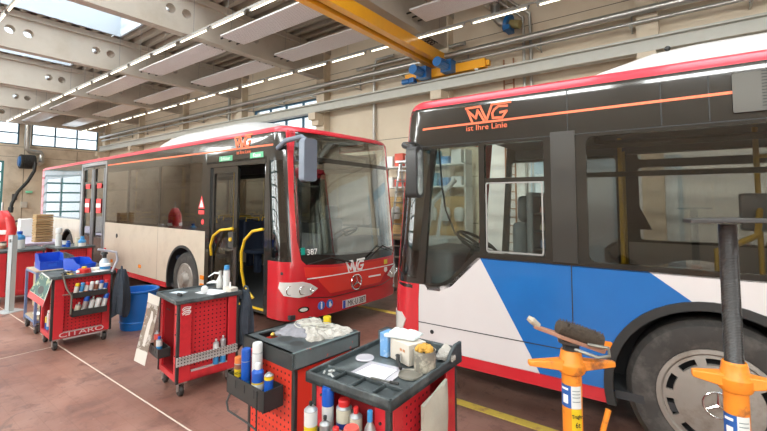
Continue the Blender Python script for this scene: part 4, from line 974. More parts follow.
text('side_lettering', 'CITARO', .085, mat('pale lettering', (.72, .6, .6), .5), c1, Matrix.Translation((.004, .345, .19)) @ Matrix.Rotation(R(90), 4, 'Z') @ Matrix.Rotation(R(90), 4, 'X'), .002, 1.65)
mb = MB(); mb.box(-.001, .14, .215, .006, .57, .23); mb.box(-.0, .14, .13, .012, .57, .145); mb.build('ledge_strip', mat('scuffed grey edge', (.5, .42, .4), .6), c1)
mb = MB()
for zc in (.86, .82):
    for q in strokes([[(0, 0), (.02, .02), (.05, .022)], [(.005, -.012), (.03, .005), (.075, .0), (.08, .016), (.055, .018)], [(.03, -.016), (.07, -.012)]], .008): mb.plate([(a + .045, b + zc) for a, b in q], (), lambda u, v, dd: (.003 + dd, u, v), .002)
mb.build('white_emblem', WHL, c2)
mb = MB(); mb.box(.002, .0, .315, .018, .62, .40); mb.box(.002, .0, .395, .03, .62, .402); mb.build('steel_strip', ALUS, c2)
mb = MB(); mb.box(-.04, .15, .23, -.0, .52, .24); mb.build('inner_shelf', mat('scuffed grey edge'), c2)
# loops, racks
def rack(t, x0, x1, y0, y1, z0, z1, slots='x'):
    mb = MB(); k = .006
    mb.box(x0, y0, z0, x1, y1, z0 + k).box(x0, y0, z0, x1, y0 + k, z1).box(x0, y1 - k, z0, x1, y1, z1).box(x0, y0, z0, x0 + k, y1, z1).box(x1 - k, y0, z0, x1, y1, z1)
    o = mb.build('can_rack', CBLK, t)
    mb = MB()
    if slots == 'x':
        for i in range(3): u = x0 + (x1 - x0) * (i + 1) / 4; mb.box(u - .004, y0 - .002, z0 + (z1 - z0) * .45, u + .004, y0, z1 - .02)
        mb.build('rack_slot', DARK, o)
    return o
rack(c3, -.54, -.08, -.17, -.025, .61, .74)
mb = MB(); mb.tube([(-.50, -.16, .62), (-.50, -.19, .56), (-.46, -.2, .52), (-.2, -.2, .52), (-.13, -.19, .50), (-.13, -.19, .3)], .007, 6); mb.tube([(-.13, -.19, .74), (-.13, -.19, .3)], .006, 6); mb.build('rack_bail', CBLK, c3)
rack(c4, -.5, -.12, -.17, -.03, .58, .70)
rack(c2, -.5, -.22, -.10, .02, .36, .45)
rack(c1, .0, .1, .2, .60, .66, .73, '')
rack(c1, .0, .1, .2, .60, .42, .50, '')
MB().tube([(.02, .10, .99), (.06, .14, .80), (.10, .19, .70), (.10, .19, .46)], .012, 8).tube([(.08, .1, .72), (.08, .3, .71)], .008, 6).build('rack_bar', mat('dull steel bar', (.2, .19, .16), .4, .6), c1)

def cw(t, p):   # cart-local to world
    c, s = math.cos(t.rotation_euler.z), math.sin(t.rotation_euler.z); return (t.location.x + p[0] * c - p[1] * s, t.location.y + p[0] * s + p[1] * c, p[2])
CC = dict(white=(.8, .8, .78), blue=(.01, .10, .5), lblue=(.05, .3, .65), yellow=(.85, .6, .02), red=(.7, .03, .03), silver=(.5, .5, .5), black=(.03, .03, .03), green=(.3, .6, .15), orange=(.75, .2, .04), navy=(.02, .04, .2), cream=(.7, .66, .52), brown=(.3, .12, .07), salmon=(.85, .13, .10))
cmat = {k: mat(k + ' can colour', tuple(q * .8 for q in v), .35, .6 if k == 'silver' else 0.) for k, v in CC.items()}
def can(label, cartobj, p, r, h, bands, cap=None, cr=.8, ch=.05, nozzle=False, tilt=(0, 0), kind='spray_can', cat='spray can', neck=None, group=None, writing=None):
    """bands: list of (colour, fraction)"""
    t = thing(kind, label, cat, cw(cartobj, p) if cartobj else p, random.uniform(-.3, .3), group); t.rotation_euler = (tilt[0], tilt[1], t.rotation_euler.z)
    mb = MB(); z = 0; ms = []; hh = h if neck else h * .94
    for c, fr in bands:
        mb.m = len(ms); ms.append(cmat[c]); mb.lathe([(r, z), (r, z + hh * fr)] if ms else [], n=20); z += hh * fr
    mb.m = 0 if len(ms) == 0 else len(ms) - 1
    if neck: mb.lathe([(r, z), (r * .85, z + neck * .35), (r * .35, z + neck * .8), (r * .3, z + neck)], n=20); z += neck
    else: mb.m = len(ms); ms.append(cmat['silver']); mb.lathe([(r, z), (r * 1.02, z + .003), (r * .8, z + h * .05), (r * .42, z + h * .08), (r * .4, z + h * .10)], n=20); z += h * .06
    mb.build('can_body' if not neck else 'bottle_body', ms, t)
    if cap: MB().lathe([(r * cr, z - .012), (r * cr, z + ch * .85), (r * cr * .88, z + ch), (.001, z + ch)], n=20).build('can_cap', cmat[cap], t)
    if nozzle: MB().lathe([(.007, z), (.007, z + .015), (.01, z + .016), (.01, z + .03), (.001, z + .032)], n=10).build('spray_nozzle', cmat['white' if nozzle is True else nozzle], t)
    if writing: text('can_lettering', writing[0], writing[1], cmat[writing[2]], t, Matrix.Translation((0, -r - .0005, h * writing[3])) @ Matrix.Rotation(R(90), 4, 'X'), .0015, .85); t.rotation_euler = (tilt[0], tilt[1], R(45))
    return t
# cans in the black rack of the orange-red cart
can('yellow and dark blue spray can with orange cap in the black rack', c3, (-.49, -.11, .62), .030, .19, [('navy', .52), ('yellow', .30), ('brown', .18)], 'orange', .95, .035, writing=('WD-40', .022, 'black', .64))
can('tall blue spray can with bright blue cap, second in the black rack', c3, (-.405, -.105, .62), .032, .23, [('blue', .1), ('lblue', .3), ('blue', .6)], 'blue', 1.0, .07)
can('tall white bottle with brown and green label in the black rack', c3, (-.32, -.07, .62), .036, .30, [('green', .22), ('brown', .2), ('white', .58)], 'white', .95, .05, kind='plastic_bottle', cat='bottle')
can('broad blue bottle with clear pointed top and yellow mark in the rack', c3, (-.24, -.115, .62), .040, .19, [('lblue', .40), ('white', .22), ('yellow', .06), ('blue', .32)], 'white', .5, .03, nozzle='white', neck=.025, kind='plastic_bottle', cat='bottle')
can('short blue tin with yellow open rim, rightmost in the black rack', c3, (-.135, -.10, .62), .030, .20, [('blue', .88), ('yellow', .12)], None, kind='open_tin', cat='tin')
can('red plastic cap behind the white bottle in the black rack', c3, (-.41, -.045, .62), .028, .25, [('red', 1.)], 'salmon', 1., .03, kind='plastic_bottle', cat='bottle')
# cans at the divided-tray cart
can('silver spray can with yellow and blue label at the left of the can group', c4, (-.44, -.11, .60), .036, .24, [('blue', .50), ('yellow', .17), ('white', .33)], None, nozzle='black')
can('white spray can with big dark blue cap under the cart tray', c4, (-.405, -.015, .62), .033, .22, [('cream', .3), ('white', .7)], 'blue', 1.03, .085)
can('silver can with red lid and orange label behind the others', c4, (-.30, .0, .60), .042, .25, [('white', .3), ('orange', .3), ('navy', .12), ('cream', .28)], 'red', .75, .03)
can('silver spray can with black nozzle between the white and red-capped cans', c4, (-.33, -.115, .60), .028, .20, [('cream', .5), ('silver', .5)], None, nozzle='black')
can('cream spray can with red button and dark label band under the tray', c4, (-.20, -.02, .60), .033, .24, [('cream', .45), ('black', .25), ('cream', .3)], 'red', .42, .035)
can('white and silver spray can with small red button in front', c4, (-.25, -.12, .58), .034, .20, [('white', .5), ('silver', .5)], 'red', .5, .02)
can('can with broad salmon-red cap in front of the cream can', c4, (-.15, -.115, .58), .040, .18, [('white', .6), ('silver', .4)], 'salmon', 1.0, .07)
can('clear grey bottle with blue screw cap at the right of the can group', c4, (-.10, -.03, .60), .032, .18, [('silver', 1.)], 'lblue', .45, .04, neck=.07, kind='plastic_bottle', cat='bottle')
# cans on the emblem cart
can('brown spray can with red button in the small rack of the emblem cart', c2, (-.42, -.05, .37), .030, .20, [('brown', .7), ('salmon', .3)], 'silver', .5, .02)
can('blue and white spray can in the small rack of the emblem cart', c2, (-.33, -.055, .37), .030, .15, [('lblue', .6), ('white', .4)], 'blue', .5, .03)
can('spray can with white and blue label behind the steel strip', c2, (-.015, .40, .24), .030, .22, [('lblue', .5), ('white', .5)], None, nozzle=True)
can('spray can with white and light blue label right behind the steel strip', c2, (-.015, .475, .24), .030, .24, [('lblue', .3), ('white', .3), ('silver', .4)], None, nozzle=True)
# cans on the lettered cart
up = [('cream', 'white', 'yellow'), ('white', 'lblue', 'lblue'), ('orange', 'white', 'red'), ('navy', 'white', 'white'), ('white', 'brown', 'white'), ('lblue', 'white', 'blue'), ('white', 'blue', 'red')]
nm_ = {'cream': 'cream', 'white': 'white', 'yellow': 'yellow', 'lblue': 'light blue', 'orange': 'orange', 'red': 'red', 'navy': 'navy', 'brown': 'brown', 'blue': 'blue', 'silver': 'silver'}
for i, (a, b, c) in enumerate(up): can('%s and %s can with %s cap leaning in the upper black rack' % (nm_[a], nm_[b], nm_[c]), c1, (.05, .235 + i * .055, .67), .026, .15, [(a, .5), (b, .5)], c, .9, .03, tilt=(R(-8), R(8)))
lo_ = [('brown', 'cream', None), ('white', 'silver', 'blue'), ('silver', 'white', None), ('lblue', 'white', 'white'), ('white', 'white', 'blue')]
for i, (a, b, c) in enumerate(lo_): can('%s and %s can with %s leaning in the lower black rack' % (nm_[a], nm_[b], 'no cap' if not c else 'large %s cap' % nm_[c]), c1, (.05, .25 + i * .075, .43), .031, .14 if i in (0, 3) else .19, [(a, .4), (b, .6)], c, 1.05, .05, nozzle=True if not c else False, tilt=(R(-12), R(6)))

# crumpled cloths
def crumple(name, label, cat, p, lx, ly, h, m, rot=0, seed=0, n=22, ed=.25):
    rnd = random.Random(seed); ks = [(rnd.uniform(-8, 8), rnd.uniform(-12, 12), rnd.uniform(0, 6)) for _ in range(7)]
    vs = []; 
    for i in range(n + 1):
        for j in range(n + 1):
            u = i / n * 2 - 1; v = j / n * 2 - 1; k = 1 - .12 * math.sin(5 * math.atan2(v, u) + seed) ** 2
            e = max(0, 1 - max(abs(u), abs(v)) ** 3)
            s_ = sum(math.sin(a * u + b * v + c) for a, b, c in ks) / 7
            vs.append((u * lx / 2 * k, v * ly / 2 * k, .004 + h * (ed + (1 - ed) * e) * (.55 + .8 * abs(s_) ** .7)))
    N1 = n + 1; fs = [(i * N1 + j, (i + 1) * N1 + j, (i + 1) * N1 + j + 1, i * N1 + j + 1) for i in range(n) for j in range(n)]
    mb = MB(); mb.add(vs, fs); b = len(vs); rim = [i * N1 for i in range(N1)] + [n * N1 + j for j in range(1, N1)] + [i * N1 + n for i in range(n - 1, -1, -1)] + [j for j in range(n - 1, 0, -1)]
    k = len(rim); mb.add([vs[i] for i in rim] + [(vs[i][0] * .97, vs[i][1] * .97, 0) for i in rim], [(i, (i + 1) % k, k + (i + 1) % k, k + i) for i in range(k)] + [tuple(range(k, 2 * k))])
    o = mb.build(name, m, loc=p); o.rotation_euler = (0, 0, rot); return tag(o, label, cat)
RAGW = mat('dirty white cloth', (.50, .46, .41), .9, var=.25, scale=14, bump=.4, bscale=60, dirt=(.3, .27, .23), dscale=9, dlo=.5, dhi=.65)
RAGG = mat('grey cloth', (.24, .23, .25), .9, var=.3, scale=10, bump=.4, bscale=60)
crumple('rag', 'grey rag bunched in the deep black tray', 'rag', cw(c3, (-.33, .27, .945)), .30, .22, .06, RAGG, .3, 3)
crumple('rag', 'dirty white rag heaped in the middle of the deep black tray', 'rag', cw(c3, (-.2, .35, .945)), .36, .26, .055, RAGW, -.3, 5)
crumple('rag', 'pale rag at the far right end of the deep black tray', 'rag', cw(c3, (-.12, .47, .94)), .24, .16, .06, RAGW, .2, 9)
crumple('rag', 'dirty white rag in the far left corner of the deep black tray', 'rag', cw(c3, (-.4, .45, .94)), .22, .18, .06, RAGW, .9, 12)
t = MB(); rnd = random.Random(4); pts = []
for i in range(60):
    a = i * .55; pts.append((-.30 + (.09 + .03 * math.sin(i * .31)) * math.cos(a) + .002 * i, .36 + (.07 + .03 * math.sin(i * .23)) * math.sin(a * 1.07), 1.0 + .018 * math.sin(a * .7)))
o = t.tube(pts, .004, 5).build('wire_coil', mat('white cable', (.5, .48, .42), .5)); o.parent = None; tag(o, 'thin whitish cable coiled over the rags in the deep tray', 'cable')
o.location = (c3.location.x, c3.location.y, 0); o.rotation_euler = c3.rotation_euler
tag(MB().cyl((0, 0, 0), (0, 0, .05), .03, 16, .03).build('yellow_roll', cmat['yellow'], loc=cw(c3, (-.25, .5, .99))), 'small yellow tape roll on the rags of the deep tray', 'tape')
tag(MB().ball((0, 0, .02), .018).build('brass_knob', mat('brass', (.6, .35, .08), .3, .8), loc=cw(c3, (-.42, .12, .935))), 'small brass piece in the square well of the deep tray', 'fitting')

# things on the divided tray
Z4 = .945
def flat(name, label, cat, p, pts, m, rot=0, t=.002): 
    mb = MB(); mb.plate(pts, (), lambda u, v, d: (u, v, t - d), t); o = mb.build(name, m, loc=p, smooth=0); o.rotation_euler = (0, 0, rot); return tag(o, label, cat)
PLW = mat('plastic film', (.55, .52, .56), .15, var=.1, coat=.6)
flat('plastic_sleeve', 'clear plastic sleeve lying on the divided tray', 'sleeve', cw(c4, (-.27, .25, Z4)), [(-.13, -.1), (.14, -.09), (.13, .13), (-.12, .12)], PLW, R(5))
flat('paper_sheet', 'white paper sheet on the plastic sleeve of the divided tray', 'paper', cw(c4, (-.27, .24, Z4 + .004)), [(-.09, -.075), (.10, -.08), (.09, .09), (-.08, .085)], PAPER, R(3))
o = tag(MB().lathe([(.012, .006), (.055, .008), (.06, .004), (.06, 0), (.012, 0)], n=32).build('clear_disc', PLW, loc=cw(c4, (-.46, .38, Z4))), 'round clear plastic lid on the divided tray', 'lid')
t = thing('cardboard_carton', 'whitish cardboard carton beside the tin on the divided tray', 'box', cw(c4, (-.225, .52, Z4)), R(-18))
MB().box(-.095, -.07, 0, .095, .07, .125).build('carton_body', mat('pale carton', (.62, .56, .48), .8, var=.1), t, bevel=.004)
mb = MB(); mb.box(.01, -.073, .075, .03, -.071, .09); mb.box(.04, -.073, .075, .06, -.071, .09); mb.build('carton_mark', mat('brown print', (.55, .25, .12), .7), t)
tag(MB().box(-.03, -.045, 0, .03, .05, .15).build('blue_box', mat('pale blue box', (.15, .33, .6), .6, dirt=(.5, .6, .7), dscale=20), bevel=.004, loc=cw(c4, (-.375, .51, Z4))), 'narrow blue box left of the whitish carton', 'box')
crumple('cloth', 'pale crumpled cloth on top of the whitish carton', 'cloth', cw(c4, (-.27, .54, Z4 + .132)), .22, .14, .04, mat('pale cloth', (.62, .66, .66), .9, var=.1), .2, 21)
t = thing('stained_tin', 'stained grey tin full of yellow foam on the divided tray', 'tin', cw(c4, (-.062, .45, Z4)), .2)
MB().lathe([(.001, 0), (.066, 0), (.067, .06), (.065, .112), (.068, .116), (.062, .116), (.06, .09), (.001, .09)], n=28).build('tin_body', mat('stained tin', (.22, .20, .165), .6, .1, var=.4, scale=14, dirt=(.48, .43, .34), dscale=16, dlo=.48, dhi=.6), t)
mb = MB(); rnd = random.Random(3)
for i in range(40):
    a = rnd.uniform(0, 6.28); q = rnd.uniform(0, .048); mb.ball((q * math.cos(a), q * math.sin(a), .112 + .025 * (1 - q / .06)), rnd.uniform(.012, .02), 8)
mb.build('foam_filling', mat('yellow foam', (.62, .34, .06), .95, var=.3, scale=40, bump=.8, bscale=90), t)
t = thing('round_dish', 'shallow round tin lid lying in front of the stained tin', 'lid', cw(c4, (-.085, .33, Z4))); MB().lathe([(.001, .003), (.062, .003), (.066, .012), (.07, .012), (.072, .002), (.07, 0), (.001, 0)], n=32).build('lid_plate', mat('grey tin lid', (.25, .23, .19), .45, .4, var=.3), t)
t = thing('air_tool', 'small dark hand tool with lever between paper and carton', 'tool', cw(c4, (-.22, .40, Z4)), R(-38)); mb = MB(); mb.tube([(-.09, .02, .03), (-.05, .02, .035), (0, 0, .03), (.09, -.01, .02)], [.01, .016, .014, .01], 8); mb.cyl((-.06, .02, .03), (-.06, .055, .02), .013, 8); mb.build('tool_body', RUB, t); MB().tube([(-.04, .03, .055), (.05, .0, .05)], .004, 6).build('tool_lever', STEEL, t)
t = thing('flat_brush', 'flat narrow file lying across the front tray dividers', 'file', cw(c4, (-.15, .14, .965)), R(8)); MB().box(-.07, -.008, 0, .05, .008, .005).build('file_blade', mat('dull file', (.2, .19, .17), .4, .6), t); MB().cyl((.05, 0, .004), (.1, 0, .004), .008, 8).build('file_handle', RUB, t)
rnd = random.Random(8)
for i in range(7): 
    x, y = -.51 + rnd.uniform(0, .09), .03 + rnd.uniform(0, .08); mb = MB(); mb.cyl((0, 0, .004), (.02 * math.cos(i), .02 * math.sin(i), .008), .006, 6); tag(mb.build('small_bolt', mat('pale bolt', (.6, .6, .58), .4, .4), loc=cw(c4, (x, y, Z4))), 'small pale bolt in the left front well of the divided tray', 'bolt', 'small bolts in the front well')
crumple('rag', 'white rag in the far right corner of the divided tray', 'rag', cw(c4, (-.03, .68, Z4 + .01)), .12, .14, .07, RAGW, .2, 33)
# paper bag on the side
t = thing('paper_bag', 'brownish grey paper bag clipped to the side of the divided-tray cart', 'bag', cw(c4, (.035, .38, .50)), R(1))
mb = MB(); n = 12; vs = []
for side in (0, 1):
    for i in range(n + 1):
        for j in range(n + 1):
            u, v = i / n, j / n; bul = math.sin(PI * u) ** .6 * math.sin(PI * min(1, v * 1.02 + .02)) ** .5
            vs.append(((.012 + .035 * bul + .006 * math.sin(9 * u + 7 * v)) * (1 if side else -.3), -.15 + .28 * u + .02 * v, -.28 + .62 * v * (1 - .0 * u) + .05 * v * u))
N1 = n + 1
for s_ in (0, 1): mb.add([], []); 
mb.add(vs, [(s_ * N1 * N1 + i * N1 + j, s_ * N1 * N1 + (i + 1) * N1 + j, s_ * N1 * N1 + (i + 1) * N1 + j + 1, s_ * N1 * N1 + i * N1 + j + 1) for s_ in (0, 1) for i in range(n) for j in range(n)])
rim = [(i, 0) for i in range(N1)] + [(n, j) for j in range(1, N1)] + [(i, n) for i in range(n - 1, -1, -1)] + [(0, j) for j in range(n - 1, 0, -1)]
mb.add([vs[i * N1 + j] for i, j in rim] + [vs[N1 * N1 + i * N1 + j] for i, j in rim], [(k, (k + 1) % len(rim), len(rim) + (k + 1) % len(rim), len(rim) + k) for k in range(len(rim))])
mb.build('bag_body', mat('worn paper', (.46, .43, .35), .8, var=.15, scale=7, bump=.5, bscale=14), t)

# things on the emblem cart
flat('paper_sheet', 'white paper sheet on the far part of the emblem cart top', 'paper', cw(c2, (-.2, .42, .947)), [(-.14, -.10), (.13, -.12), (.15, .10), (-.12, .11)], PAPER, .3)
flat('paper_sheet', 'small bluish paper at the near left of the emblem cart top', 'paper', cw(c2, (-.42, .15, .947)), [(-.08, -.05), (.08, -.04), (.07, .06), (-.07, .05)], mat('bluish paper', (.55, .62, .68), .7), .3)
t = thing('plastic_cup', 'small white cup lying on the paper of the emblem cart', 'cup', cw(c2, (-.18, .33, .95)), 1.); MB().lathe([(.03, -.04), (.034, 0), (.036, .05), (.03, .05), (.028, -.02)], (0, 0, .036), 16, 'y').build('cup_body', WPL, t)
t = can('tall grey-white bottle with blue cap on the far edge of the emblem cart', c2, (-.24, .60, .945), .036, .22, [('white', .3), ('silver', .0001), ('white', .6999)], 'lblue', .8, .045, kind='plastic_bottle', cat='bottle')
t = thing('oil_can', 'whitish trigger oiler with spout beside the blue-capped bottle', 'oil can', cw(c2, (-.36, .58, .945)), .6)
MB().lathe([(.001, 0), (.04, 0), (.042, .09), (.02, .13), (.016, .17), (.02, .19), (.001, .19)], n=18).build('can_body', mat('pale grey can', (.55, .55, .52), .35, .3), t); MB().tube([(0, 0, .16), (-.06, -.02, .17), (-.12, -.05, .13)], [.014, .01, .004], 8).build('spout', STEEL, t); MB().tube([(.01, 0, .15), (.05, 0, .1), (.05, 0, .05)], .007, 6).build('trigger', STEEL, t)
t = thing('air_gun', 'grey compressed air gun lying on the far left of the emblem cart', 'tool', cw(c2, (-.48, .55, .945)), .3); MB().tube([(-.09, 0, .03), (0, 0, .05), (.05, 0, .045), (.1, .03, .02)], [.01, .024, .022, .014], 8).build('gun_body', STEEL, t)
t = thing('tissue_box', 'low white box with small knob at the far right of the emblem cart', 'box', cw(c2, (-.1, .58, .945)), .1); MB().box(-.07, -.045, 0, .07, .045, .045).build('box_body', mat('pale carton'), t, bevel=.004); MB().cyl((0, 0, .045), (0, 0, .1), .01, 8).build('box_knob', WPL, t)
for i, (u, v) in enumerate(((-.3, .12), (-.24, .1))): tag(MB().box(-.035, -.012, 0, .035, .012, .018).build('small_clamp', RUB, bevel=.004, loc=cw(c2, (u, v, .947))), ['left', 'right'][i] + ' one of two small black clamps on the near edge of the emblem cart', 'clamp')
# poster hanging off the left front of the emblem cart
def picmat(name, base, cols, sc_):
    if name in MATS: return MATS[name]
    m = mat(name, base, .5, var=.4, scale=sc_, dirt=cols[0], dscale=sc_ * 1.6, dlo=.5, dhi=.55); return m
t = thing('hanging_poster', 'tall grey-brown photo calendar hanging from the corner of the emblem cart', 'poster', (-4.66, 2.06, 0), R(22))
f_ = lambda u, v, d: (u * .8 + (v - .95) * .05, -.02 + (v - .95) * .10 - .02 * math.sin(6 * v) - d, v)
MB().plate([(-.04, .30), (.14, .26), (.18, .93), (-.005, .97)], (), f_, .003, cv=[.4, .5, .6, .7, .8, .9]).build('poster_sheet', mat('poster paper', (.62, .58, .52), .5), t)
MB().plate([(-.03, .42), (.15, .39), (.175, .84), (-.01, .875)], (), lambda u, v, d: f_(u, v, d + .004), .001, cv=[.4, .5, .6, .7, .8]).build('poster_picture', picmat('grey photo print', (.22, .17, .13), [(.45, .4, .36)], 9), t)
MB().plate([(.05, .45), (.085, .44), (.10, .55), (.105, .66), (.12, .70), (.105, .78), (.08, .79), (.07, .72), (.05, .66), (.045, .55)], (), lambda u, v, d: f_(u, v, d + .006), .001, cv=[.5, .6, .7]).build('poster_figure', mat('pale figure print', (.6, .55, .5), .5), t)
# poster on the lettered cart
t = thing('picture_sheet', 'colourful picture sheet with red lower edge on the front of the lettered cart', 'poster', cw(c1, (-.20, -.03, 0)), R(10))
f_ = lambda u, v, d: (u, -.02 - (.98 - v) * .22 - d, v)
MB().plate([(-.24, .68), (.20, .60), (.24, .93), (-.06, 1.0)], (), f_, .003).build('picture_base', mat('silver foil edge', (.6, .6, .58), .4), t)
MB().plate([(-.22, .76), (.20, .68), (.225, .92), (-.06, .985)], (), lambda u, v, d: f_(u, v, d + .004), .001).build('picture_print', picmat('dark green print', (.05, .12, .10), [(.35, .40, .25)], 7), t)
MB().plate([(-.24, .68), (.20, .60), (.205, .675), (-.225, .755)], (), lambda u, v, d: f_(u, v, d + .004), .001).build('picture_foot', cmat['red'], t)
MB().plate(circ(.05, .79, .07, 20, .05), (), lambda u, v, d: f_(u, v, d + .006), .001).build('picture_motif', mat('dark motif', (.03, .03, .03), .4), t)
can('small yellow and blue bottle standing in the open front of the lettered cart', c1, (-.42, .06, .22), .03, .16, [('blue', .5), ('yellow', .5)], None, nozzle=True)
can('white tube standing in the open front of the lettered cart', c1, (-.33, .06, .22), .03, .22, [('lblue', .2), ('white', .8)], 'white', .8, .03)

# lettered cart top
Z1 = .942
def bin_(label, p, rot, s=1.):
    t = thing('storage_bin', label, 'bin', p, rot); k = .006; w, d, h = .30 * s, .22 * s, .16 * s
    mb = MB(); mb.box(-w / 2, -d / 2, 0, w / 2, d / 2, k)
    for sx in (-1, 1): mb.plate([(-w / 2, 0), (w / 2, 0), (w / 2 + .01, h), (-w * .1, h), (-w * .3, h * .62), (-w / 2 - .01, h * .55)], (), lambda u, v, dd, sx=sx: (u, sx * (d / 2 - dd + .02 * v), v), k)
    mb.box(w / 2 - k, -d / 2, 0, w / 2 + .004, d / 2, h); mb.box(-w / 2 - .004, -d / 2, 0, -w / 2 + k, d / 2, h * .55); mb.build('bin_body', mat('blue plastic bin', (.01, .07, .52), .35), t)
    mb = MB(); mb.box(-w / 2 - .006, -.05, h * .2, -w / 2 - .004, .05, h * .4); mb.build('label_slot', mat('blue bin label', (.02, .11, .6), .3), t); return t
bin_('blue open storage bin standing on the lettered cart top', cw(c1, (-.53, .42, Z1)), R(200), 1.05)
t = thing('red_gauge', 'red round gauge with yellow rim on the lettered cart top', 'gauge', cw(c1, (-.07, .36, Z1)), .3)
MB().lathe([(.001, 0), (.08, 0), (.085, .02), (.075, .07), (.03, .08), (.001, .08)], n=20).build('gauge_body', cmat['red'], t); MB().lathe([(.03, .08), (.028, .10), (.001, .105)], n=14).build('gauge_top', cmat['yellow'], t); MB().box(-.03, -.09, .03, .03, -.08, .06).build('gauge_face', WPL, t)
t = thing('trigger_spray_bottle', 'pale grey spray bottle with black head and red tip at the cart end', 'spray bottle', cw(c1, (-.16, .62, Z1)))
MB().lathe([(.001, 0), (.055, 0), (.058, .02), (.058, .13), (.03, .17), (.022, .19)], n=20).build('bottle_body', mat('pale bottle', (.45, .52, .58), .3), t); MB().lathe([(.028, .18), (.026, .23), (.045, .235), (.03, .27), (.001, .275)], n=14).build('spray_head', RUB, t); MB().cyl((0, 0, .27), (.0, 0, .32), .016, 10).build('spray_tip', cmat['red'], t)
t = thing('small_tub', 'white tub with blue print next to the spray bottle', 'tub', cw(c1, (-.05, .60, Z1))); MB().lathe([(.001, 0), (.06, 0), (.066, .10), (.06, .11), (.001, .112)], n=22).build('tub_body', WPL, t); MB().lathe([(.0635, .04), (.0655, .08)], n=22).build('tub_print', cmat['lblue'], t)
tag(MB().tube([(0, 0, 0), (.02, .06, .16), (.02, .04, .27), (.0, -.10, .31), (-.0, -.18, .33)], .016, 8).build('tube_handle', mat('pale grey tube', (.5, .53, .6), .3, .3), loc=cw(c1, (.03, .66, Z1))), 'bent pale grey tube handle rising at the end of the lettered cart', 'handle')
for i, (u, v, l, lab) in enumerate(((-.3, .2, .16, 'dark spanner lying near the left of the lettered cart top'), (-.2, .15, .12, 'short dark socket tool near the front of the lettered cart top'), (-.1, .2, .18, 'yellowish brush lying beside the red gauge'), (-.4, .25, .2, 'long grey ratchet lying before the blue bin'))):
    mb = MB(); mb.tube([(-l / 2, 0, .012), (l * .3, .01, .012)], .009, 6); mb.cyl((l * .3, .01, .012), (l / 2, .012, .014), .02, 8); tag(mb.build('hand_tool', [RUB, RUB, mat('brush wood', (.5, .35, .08), .6), STEEL][i], loc=cw(c1, (u, v, Z1))), lab, 'tool')
flat('paper_slip', 'small white slip beside the red gauge on the lettered cart', 'paper', cw(c1, (-.1, .5, Z1 + .002)), [(-.07, -.05), (.06, -.04), (.07, .05), (-.05, .06)], PAPER, .2, .01)
tag(MB().box(-.1, -.06, 0, .1, .06, .04).build('white_carton', mat('pale carton'), bevel=.004, loc=cw(c1, (-.26, .57, Z1))), 'low white carton behind the gauge on the lettered cart', 'box')

# hanging dark jackets
def jacket(label, p, r, h, rot, m, seed=0, name='work_jacket'):
    t = thing(name, label, 'jacket', p, rot); mb = MB(); n, k = 36, 14; vs = []; rd = random.Random(seed)
    for j in range(k + 1):
        v = j / k; w = (.35 + .65 * math.sin(min(1, v * 1.5 + .1) * PI / 2)) * (1 - .15 * max(0, v - .7))
        for i in range(n):
            a = 2 * PI * i / n; q = 1 + .16 * math.sin(5 * a + 2.4 * v + seed) * (.3 + v) + .07 * math.sin(11 * a - 3 * v)
            vs.append((r * w * q * math.cos(a) * .55, r * w * q * math.sin(a), -h * v + .04 * math.sin(3 * a + seed) * v))
    mb.add(vs, [(j * n + i, j * n + (i + 1) % n, (j + 1) * n + (i + 1) % n, (j + 1) * n + i) for j in range(k) for i in range(n)] + [tuple(range(n))[::-1], tuple(range(k * n, (k + 1) * n))]); mb.build('jacket_body', m, t, smooth=60)
    mb = MB(); mb.tube([(.0, r * .5, -.08), (.05, r * .75, -h * .35), (.03, r * .8, -h * .62)], [.05, .055, .045], 10); mb.build('jacket_sleeve', m, t); MB().tube([(0, -.06, .0), (0, -.03, .04), (0, .03, .04), (0, .06, 0)], .012, 8).build('jacket_collar', m, t)
    return t
JK = mat('dark blue grey cloth', (.035, .045, .06), .95, var=.4, scale=5, bump=.5, bscale=25)
jacket('dark work jacket hanging at the end of the lettered cart', cw(c1, (-.02, .80, .95)), .19, .62, R(70), JK, 1)
jacket('dark cloth hanging at the far corner of the emblem cart', cw(c2, (-.03, .73, .945)), .12, .62, R(80), JK, 4)
# blue barrel
t = thing('waste_barrel', 'bright blue open plastic barrel on the floor beside the hanging jacket', 'barrel', (-6.93, 2.90, 0))
MB().lathe([(.001, 0), (.22, 0), (.23, .02), (.265, .54), (.285, .56), (.285, .58), (.255, .58), (.25, .52), (.21, .03), (.001, .02)], n=40).build('barrel_body', mat('bright blue plastic', (.01, .16, .55), .4, var=.1), t); MB().lathe([(.234, .10), (.245, .11), (.237, .13)], n=40, ring=True).build('barrel_ring', mat('bright blue plastic'), t)

# ------------------------------------------------------------------ left side
BGR = mat('blue grey steel tube', (.16, .23, .40), .45)
WOOD = mat('worn plywood', (.50, .38, .25), .7, var=.2, scale=6)
t = thing('push_trolley', 'blue-grey tube trolley with plywood shelves beside the lettered cart', 'trolley', (-8.35, 1.86, 0), R(-2))
mb = MB()
for x, y in ((0, 0), (.62, 0), (0, .5), (.62, .5)): mb.box(x - .016, y - .016, .12, x + .016, y + .016, .88)
for z in (.16, .86): mb.box(0, -.012, z, .62, .012, z + .03); mb.box(0, .488, z, .62, .512, z + .03); mb.box(-.012, 0, z, .012, .5, z + .03); mb.box(.608, 0, z, .632, .5, z + .03)
mb.build('trolley_frame', BGR, t); MB().box(0, 0, .19, .62, .5, .205).build('lower_shelf', WOOD, t); MB().box(-.01, -.01, .89, .63, .51, .905).build('upper_shelf', WOOD, t)
for x, y in ((.03, .03), (.59, .03), (.03, .47), (.59, .47)): caster(t, x, y, .07)
bin_('blue open storage bin on the plywood top of the tube trolley', (-8.0, 2.05, .906), R(175), 1.35)
